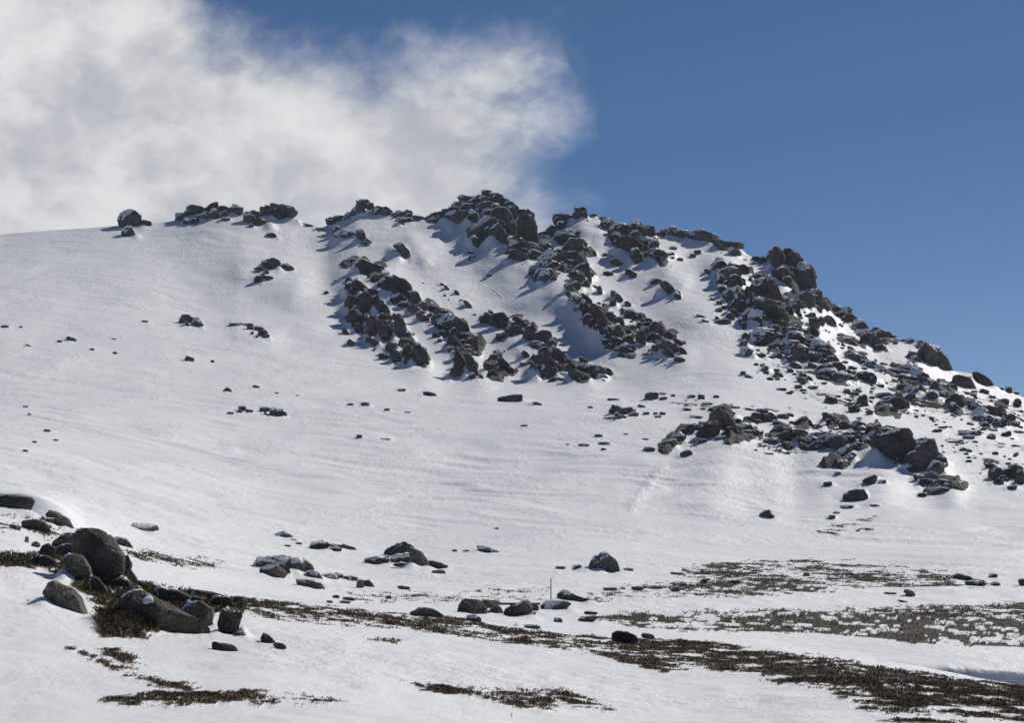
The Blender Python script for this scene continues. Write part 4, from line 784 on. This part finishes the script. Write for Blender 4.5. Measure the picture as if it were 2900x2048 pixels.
# ------------------------------------------------------------------ snow drifted against the rocks
def drifts():
    """snow banked against the foot of each rock and filled in behind it on the slopes"""
    global Z
    r = np.random.default_rng(77); lift = np.zeros_like(Z)
    for (P, dist, T_, hm) in ROCKPOS:
        if 160 < dist < 190 and P[:, 0].max() < 260: continue
        u0, u1 = P[:, 0].min(), P[:, 0].max(); w = max(u1 - u0, 4.0)
        j = np.nonzero((us > u0 - 0.45 * w) & (us < u1 + 0.45 * w))[0]
        if len(j) < 2: continue
        j0, j1 = j[0], j[-1] + 1; jm = (j0 + j1) // 2
        ii = np.nonzero((Y[:, jm] > dist - 4.5 * T_) & (Y[:, jm] < dist + 8 * T_))[0]
        if len(ii) < 3: continue
        i0, i1 = ii[0], ii[-1] + 1
        uu = us[j0:j1]; uc = np.clip(uu, u0 + 0.04 * w, u1 - 0.04 * w)
        vlo, vhi = np.full(len(uu), -1e9), np.full(len(uu), 1e9); n = len(P)
        for k in range(n):
            (x0, y0), (x1, y1) = P[k], P[(k + 1) % n]
            if abs(x1 - x0) < 1e-6: continue
            t = (uc - x0) / (x1 - x0); ok = (t >= 0) & (t <= 1); v = y0 + t * (y1 - y0)
            vlo = np.where(ok & (v > vlo), v, vlo); vhi = np.where(ok & (v < vhi), v, vhi)
        good = vlo > 0
        if not good.any(): continue
        side = np.clip(1 - np.maximum(u0 - uu, uu - u1) / (0.45 * w), 0, 1); side = np.where((uu >= u0) & (uu <= u1), 1, side * side * (3 - 2 * side))
        yy = Y[i0:i1, j0:j1]; zz = Z[i0:i1, j0:j1]; yr = (yy - dist) / T_
        cidx = np.arange(j1 - j0)
        def zat(yt): return zz[np.clip(np.argmin(np.abs(yy - yt), axis=0), 0, i1 - i0 - 1), cidx]
        bury = 0.03 if dist > 330 or dist < 125 else -0.14 + 0.20 * perlin(uc / (0.3 * w + 3), dist, 0.7, 307)
        zl = ray(uc, vlo + bury * hm * F / dist)[1] * (dist - 0.35 * T_)
        lf = np.clip(zl - zat(dist - 0.35 * T_), 0, 0.55 * hm) * side * good
        wf = np.where(yr < -0.35, np.exp(-((yr + 0.35) / 1.5) ** 2), np.exp(-((yr + 0.35) / 1.6) ** 2))
        L = lf[None, :] * np.maximum(wf - 0.02, 0)
        if dist > 330 and P[:, 1].min() > np.interp(P[:, 0].mean(), us, skyv) + 14:
            zt = ray(uc, vhi)[1] * dist - 0.22 * hm
            lb = np.clip(zt - zat(dist + 0.9 * T_), 0, 0.75 * hm) * side * good * r.uniform(0.55, 1.0)
            wb = sstep(yr, 0.1, 0.8) * (1 - sstep(yr, 1.4, 6.5))
            L = np.maximum(L, lb[None, :] * wb)
        lift[i0:i1, j0:j1] = np.maximum(lift[i0:i1, j0:j1], L)
    # even the banks out a little
    for _ in range(2):
        lift[1:-1] = (lift[:-2] + 2 * lift[1:-1] + lift[2:]) / 4; lift[:, 1:-1] = (lift[:, :-2] + 2 * lift[:, 1:-1] + lift[:, 2:]) / 4
    Z = Z + lift
drifts()
build_terrain()
def bedrock():
    """the jointed rock of each far outcrop, breaking through the snow between its blocks"""
    for q, (e, rocks) in enumerate(OUT):
        if len(rocks) < 4 or rocks[0][1] < 430: continue
        A = np.concatenate([p[0] for p in rocks])
        if len(rocks) < 9 or A[:, 0].min() < 960 or (A[:, 1].min() > 1080 and A[:, 0].max() < 1850): continue
        r = np.random.default_rng(4000 + q)
        jj = np.nonzero((us > A[:, 0].min() - 24) & (us < A[:, 0].max() + 24))[0]; j0, j1 = jj[0], jj[-1] + 1
        ii = np.nonzero(((GV[:, j0:j1] > A[:, 1].min() - 20) & (GV[:, j0:j1] < A[:, 1].max() + 16)).any(1))[0]
        if len(ii) < 3: continue
        i0, i1 = ii[0], ii[-1] + 1; u, v = GU[i0:i1, j0:j1], GV[i0:i1, j0:j1]; sd = np.full(u.shape, -1e9)
        for (P, d_, T_, hm) in rocks: sd = np.maximum(sd, poly_sd(u, v, P))
        x, y, z = X[i0:i1, j0:j1], Y[i0:i1, j0:j1], Z[i0:i1, j0:j1]; wgt = np.clip(sd / 16 + 1.3, 0, 1)
        th = r.uniform(-0.5, 0.3); a, b = x * math.cos(th) + y * math.sin(th), -x * math.sin(th) + y * math.cos(th); h = 0
        for s_, am in ((7.0, 1.0), (2.8, 0.55)):
            a2 = a / s_ + 0.3 * fbm(x / s_, y / (s_ * 1.5), q, 2, 401); b2 = b / (s_ * 1.9) + 0.3 * fbm(x / s_, y / (s_ * 1.5), q + 9.5, 2, 402)
            ca, cb = np.floor(a2).astype(np.int64), np.floor(b2).astype(np.int64)
            k1, k2, k3 = (_hash(ca, cb, np.int64(q), sd_) / 4294967296.0 for sd_ in (411, 412, 413))
            h = h + am * (k1 * 1.7 - 0.8 + (k2 - 0.5) * (a2 - ca - 0.5) * 1.3 + (k3 - 0.5) * (b2 - cb - 0.5) * 1.3)
        amp = float(np.clip(0.42 * np.mean([p[3] for p in rocks]), 1.1, 2.8))
        rz = z + amp * (h - 0.02) - (1 - wgt) * amp * 3.2
        rz = np.maximum(rz, z - 1.2)
        n, m = rz.shape; idx = np.arange(n * m).reshape(n, m)
        F4 = np.stack([idx[:-1, :-1], idx[:-1, 1:], idx[1:, 1:], idx[1:, :-1]], -1).reshape(-1, 4)
        up = (rz > z - 0.1).ravel(); F4 = F4[up[F4].any(1)]
        if len(F4) < 8: continue
        ids, inv = np.unique(F4, return_inverse=True)
        V = np.stack([x, y, rz], -1).reshape(-1, 3)[ids] - np.array(e.location)
        o = add('bedrock', make_mesh('bedrock', V, inv.reshape(-1, 4), M_ROCK, False), e); o['kind'] = 'stuff'
bedrock()

# ------------------------------------------------------------------ marker pole, timber beam
def tube(p0, p1, r0, r1, seg=10, bend=0.0):
    p0, p1 = Vector(p0), Vector(p1); ax = (p1 - p0).normalized()
    a = ax.orthogonal().normalized(); b = ax.cross(a); vs, fs = [], []
    N = 6
    for i in range(N + 1):
        t = i / N; c = p0.lerp(p1, t) + a * (bend * math.sin(math.pi * t)); r = r0 + (r1 - r0) * t
        for j in range(seg):
            th = 2 * math.pi * j / seg; vs.append(c + (a * math.cos(th) + b * math.sin(th)) * r)
    for i in range(N):
        for j in range(seg): fs.append((i * seg + j, i * seg + (j + 1) % seg, (i + 1) * seg + (j + 1) % seg, (i + 1) * seg + j))
    return vs, fs
d = ground_at(1560, 1699); a, b = ray(1560, 1699); a2, b2 = ray(1560.3, 1640)
pole = bpy.data.objects.new('marker_pole', None); COL.objects.link(pole); pole.location = (a * d, d, b * d)
H = (b2 - b) * d
vs, fs = tube((0, 0, -0.4), (0.01, 0, H), 0.055, 0.05, bend=0.01)
add('post', make_mesh('post', [tuple(v) for v in vs], fs, M_POLE), pole)
vs, fs = tube((0.01, 0, H), (0.01, 0, H + 0.05), 0.05, 0.02)
add('post_tip', make_mesh('post_tip', [tuple(v) for v in vs], fs, M_POLE), pole)
tag(pole, 'thin wooden snow marker pole standing in the middle ground', 'pole')
d = ground_at(1440, 1718); a, b = ray(1365, 1711); a2, b2 = ray(1530, 1712)
beam = bpy.data.objects.new('timber_beam', None); COL.objects.link(beam); beam.location = (a * d, d, b * d)
W = (a2 - a) * d
vs = [(x, y, z) for x in (0, W) for y in (-.12, .12) for z in (-.10, .10)]
fs = [(0, 1, 3, 2), (4, 6, 7, 5), (0, 4, 5, 1), (2, 3, 7, 6), (0, 2, 6, 4), (1, 5, 7, 3)]
add('beam', make_mesh('beam', vs, fs, M_POLE, False), beam)
for fx in (0.12, 0.5, 0.88):
    v2, f2 = tube((W * fx, 0, -1.2), (W * fx, 0, -0.1), .09, .09)
    add('support', make_mesh('support', [tuple(v) for v in v2], f2, M_POLE), beam)
tag(beam, 'low dark timber beam spanning between the grey boulders', 'beam')

# ------------------------------------------------------------------ ski and sledge tracks: narrow ridged grooves pressed into the snow
def track(label, tile, pts, px=1.1, dash=0.0):
    x0, y0, s = TILE[tile]; P = np.array([[float(c) for c in q.split(',')] for q in pts.split()]) * s + [x0, y0]
    n = 14 * (len(P) - 1); t = np.linspace(0, len(P) - 1, n); i = np.minimum(t.astype(int), len(P) - 2); f = (t - i)[:, None]
    E = np.concatenate([[2 * P[0] - P[1]], P, [2 * P[-1] - P[-2]]]); a, b, c, d = E[i], E[i + 1], E[i + 2], E[i + 3]
    C = 0.5 * (2 * b + (c - a) * f + (2 * a - 5 * b + 4 * c - d) * f**2 + (3 * b - a - 3 * c + d) * f**3)
    W = []
    for u, v in C:
        dd = ground_at(u, v); q, w = ray(u, v); W.append((q * dd, dd, w * dd))
    W = np.array(W); mpp = W[:, 1].mean() / F
    for _ in range(2): W[1:-1] = (W[:-2] + W[1:-1] * 2 + W[2:]) / 4
    tg = np.gradient(W[:, :2], axis=0); tg /= np.linalg.norm(tg, axis=1)[:, None] + 1e-9; nr = np.stack([-tg[:, 1], tg[:, 0], 0 * tg[:, 0]], 1)
    w = px * mpp * 5.2; h = w * 0.55 * (0.55 + 0.45 * np.sin(np.arange(n) * 1.7) * np.sin(np.arange(n) * 0.61)); up = np.array([0, 0, 1.0])
    V = np.concatenate([W - nr * w - up * w * .2, W + up * h[:, None], W + nr * w - up * w * .2]); idx = np.arange(n)
    fs = [(k, k + 1, n + k + 1, n + k) for k in idx[:-1]] + [(n + k, n + k + 1, 2 * n + k + 1, 2 * n + k) for k in idx[:-1]]
    tag(add('ski_track', make_mesh('ski_track', V, fs, M_SNOW)), label, kind='structure')
for k_, o_ in enumerate((0, 26, 44, 70, 96)):
    track('ski track curving down the front left snow', 'F1', f'-20,{960 + o_} 150,{1010 + o_} 330,{1100 + o_ * .9} 520,{1215 + o_ * .7} 760,{1305 + o_ * .3}', .55)
track('ski track curving down below the egg shaped boulder', 'F1', '180,920 330,1000 480,1130 640,1235 800,1290 1000,1300 1300,1305 1600,1350 1900,1400 2150,1440', .7)
for o_ in (0, 16, 30): track('ski tracks crossing the foreground snow', 'F2', f'-60,{1245 + o_} 150,{1265 + o_} 400,{1300 + o_} 650,{1345 + o_} 1020,{1400 + o_}', .6)
track('faint ski arc below the summit', 'T6', '20,255 160,330 330,390 480,470 620,560', .8)
track('looping ski turn below the summit', 'T6', '180,180 300,215 390,280 415,325 380,345 300,335', .7)
for o_ in (0, 22, 50): track('sledge tracks along the flat at right', 'F4', f'250,{950 + o_} 700,{965 + o_} 1100,{1005 + o_} 1600,{1050 + o_} 2100,{1080 + o_} 2330,{1100 + o_}', .7)

# ------------------------------------------------------------------ heath tufts
def build_heath():
    for hi_, (lab, cov, wl, tint, ps) in enumerate(HE):
        r = np.random.default_rng(500 + hi_)
        I = np.nonzero((HID == hi_) & (HEATH > 0.1 + 0.45 * r.random(HEATH.shape)) & (GV < 2120))
        if len(I[0]) < 20: continue
        d = GD[I]; per = np.where(d < 70, 6, np.where(d < 125, 4, 2)); per = np.maximum((per * r.uniform(0.6, 0.95, len(d)) + 0.5).astype(int), 1)
        rep = np.repeat(np.arange(len(d)), per)
        n = len(rep); i, j = I[0][rep], I[1][rep]
        i2 = np.clip(i + 1, 0, NR - 1); j2 = np.clip(j + 1, 0, NU - 1)
        s, t = r.random(n), r.random(n)
        def bl(A): return A[i, j] * (1 - s) * (1 - t) + A[i2, j] * s * (1 - t) + A[i, j2] * (1 - s) * t + A[i2, j2] * s * t
        x, y, z = bl(X), bl(Y), bl(Z)
        hgt = (np.clip(0.05 + 0.0005 * (y - 40), 0.05, 0.085) + 0.06 * sstep(y, 125, 150)) * r.uniform(0.5, 1.3, n) * (0.6 + 0.5 * HEATH[i, j])
        clump = 0.8 + 0.8 * fbm(x / 1.1, y / 1.1, 2.2, 2, 91); hgt *= np.clip(clump, 0.35, 1.7) * (2.2 if 'olive' in lab else 1.0)
        an = r.uniform(0, 2 * math.pi, n); ln = r.uniform(0.5, 1.9, n); wd = np.maximum(hgt * 0.14, 0.00025 * y) * r.uniform(0.6, 1.4, n)
        ca, sa = np.cos(an), np.sin(an); b2 = an + r.uniform(0.8, 2.3, n); tx, ty = np.cos(b2) * ln * hgt, np.sin(b2) * ln * hgt
        z0 = z - 0.03
        A = np.stack([x - ca * wd, y - sa * wd, z0], 1); B = np.stack([x + ca * wd, y + sa * wd, z0], 1)
        C = np.stack([x + tx + ca * wd * .7, y + ty + sa * wd * .7, z + hgt * .8], 1); D = np.stack([x + tx - ca * wd * .4, y + ty - sa * wd * .4, z + hgt], 1)
        V = np.stack([A, B, C, D], 1).reshape(-1, 3); Fc = np.arange(n * 4).reshape(n, 4)
        me = make_mesh('heath', V, Fc, M_HEATH, False)
        g = np.clip(tint + 0.7 * fbm(x / 3.5, y / 3.5, 5.0, 3, 95) + r.normal(0, .15, n), 0, 1)[:, None]
        olive = np.array([0.098, 0.084, 0.040]); brown = np.array([0.160, 0.102, 0.062])
        c = (olive * (1 - g) + brown * g) * r.uniform(0.7, 2.0, n)[:, None]
        c4 = np.repeat(np.concatenate([c, np.ones((n, 1))], 1), 4, 0).astype(np.float32)
        at = me.color_attributes.new('tint', 'FLOAT_COLOR', 'POINT'); at.data.foreach_set('color', c4.ravel())
        tag(add('heath', me), lab, 'heath', kind='stuff')
build_heath()

# ------------------------------------------------------------------ thin mountain air between the camera and the ridge
def build_haze():
    m = bpy.data.materials.new('haze'); m.use_nodes = True; k = NT(m.node_tree)
    v = k.n('ShaderNodeVolumePrincipled', {'Color': (0.80, 0.88, 1.0, 1), 'Density': HAZE, 'Anisotropy': 0.3})
    k.n('ShaderNodeOutputMaterial', {1: v.outputs[0]})
    x0, x1, y0, y1, z0, z1 = -3600, 3600, -3600, 3600, -90, 215
    vs = [(x, y, z) for x in (x0, x1) for y in (y0, y1) for z in (z0, z1)]
    fs = [(0, 1, 3, 2), (4, 6, 7, 5), (0, 4, 5, 1), (2, 3, 7, 6), (0, 2, 6, 4), (1, 5, 7, 3)]
    tag(add('haze', make_mesh('haze', vs, fs, m, False)), 'thin bluish air in front of the ridge', kind='stuff')
HAZE = 0.00003
build_haze()
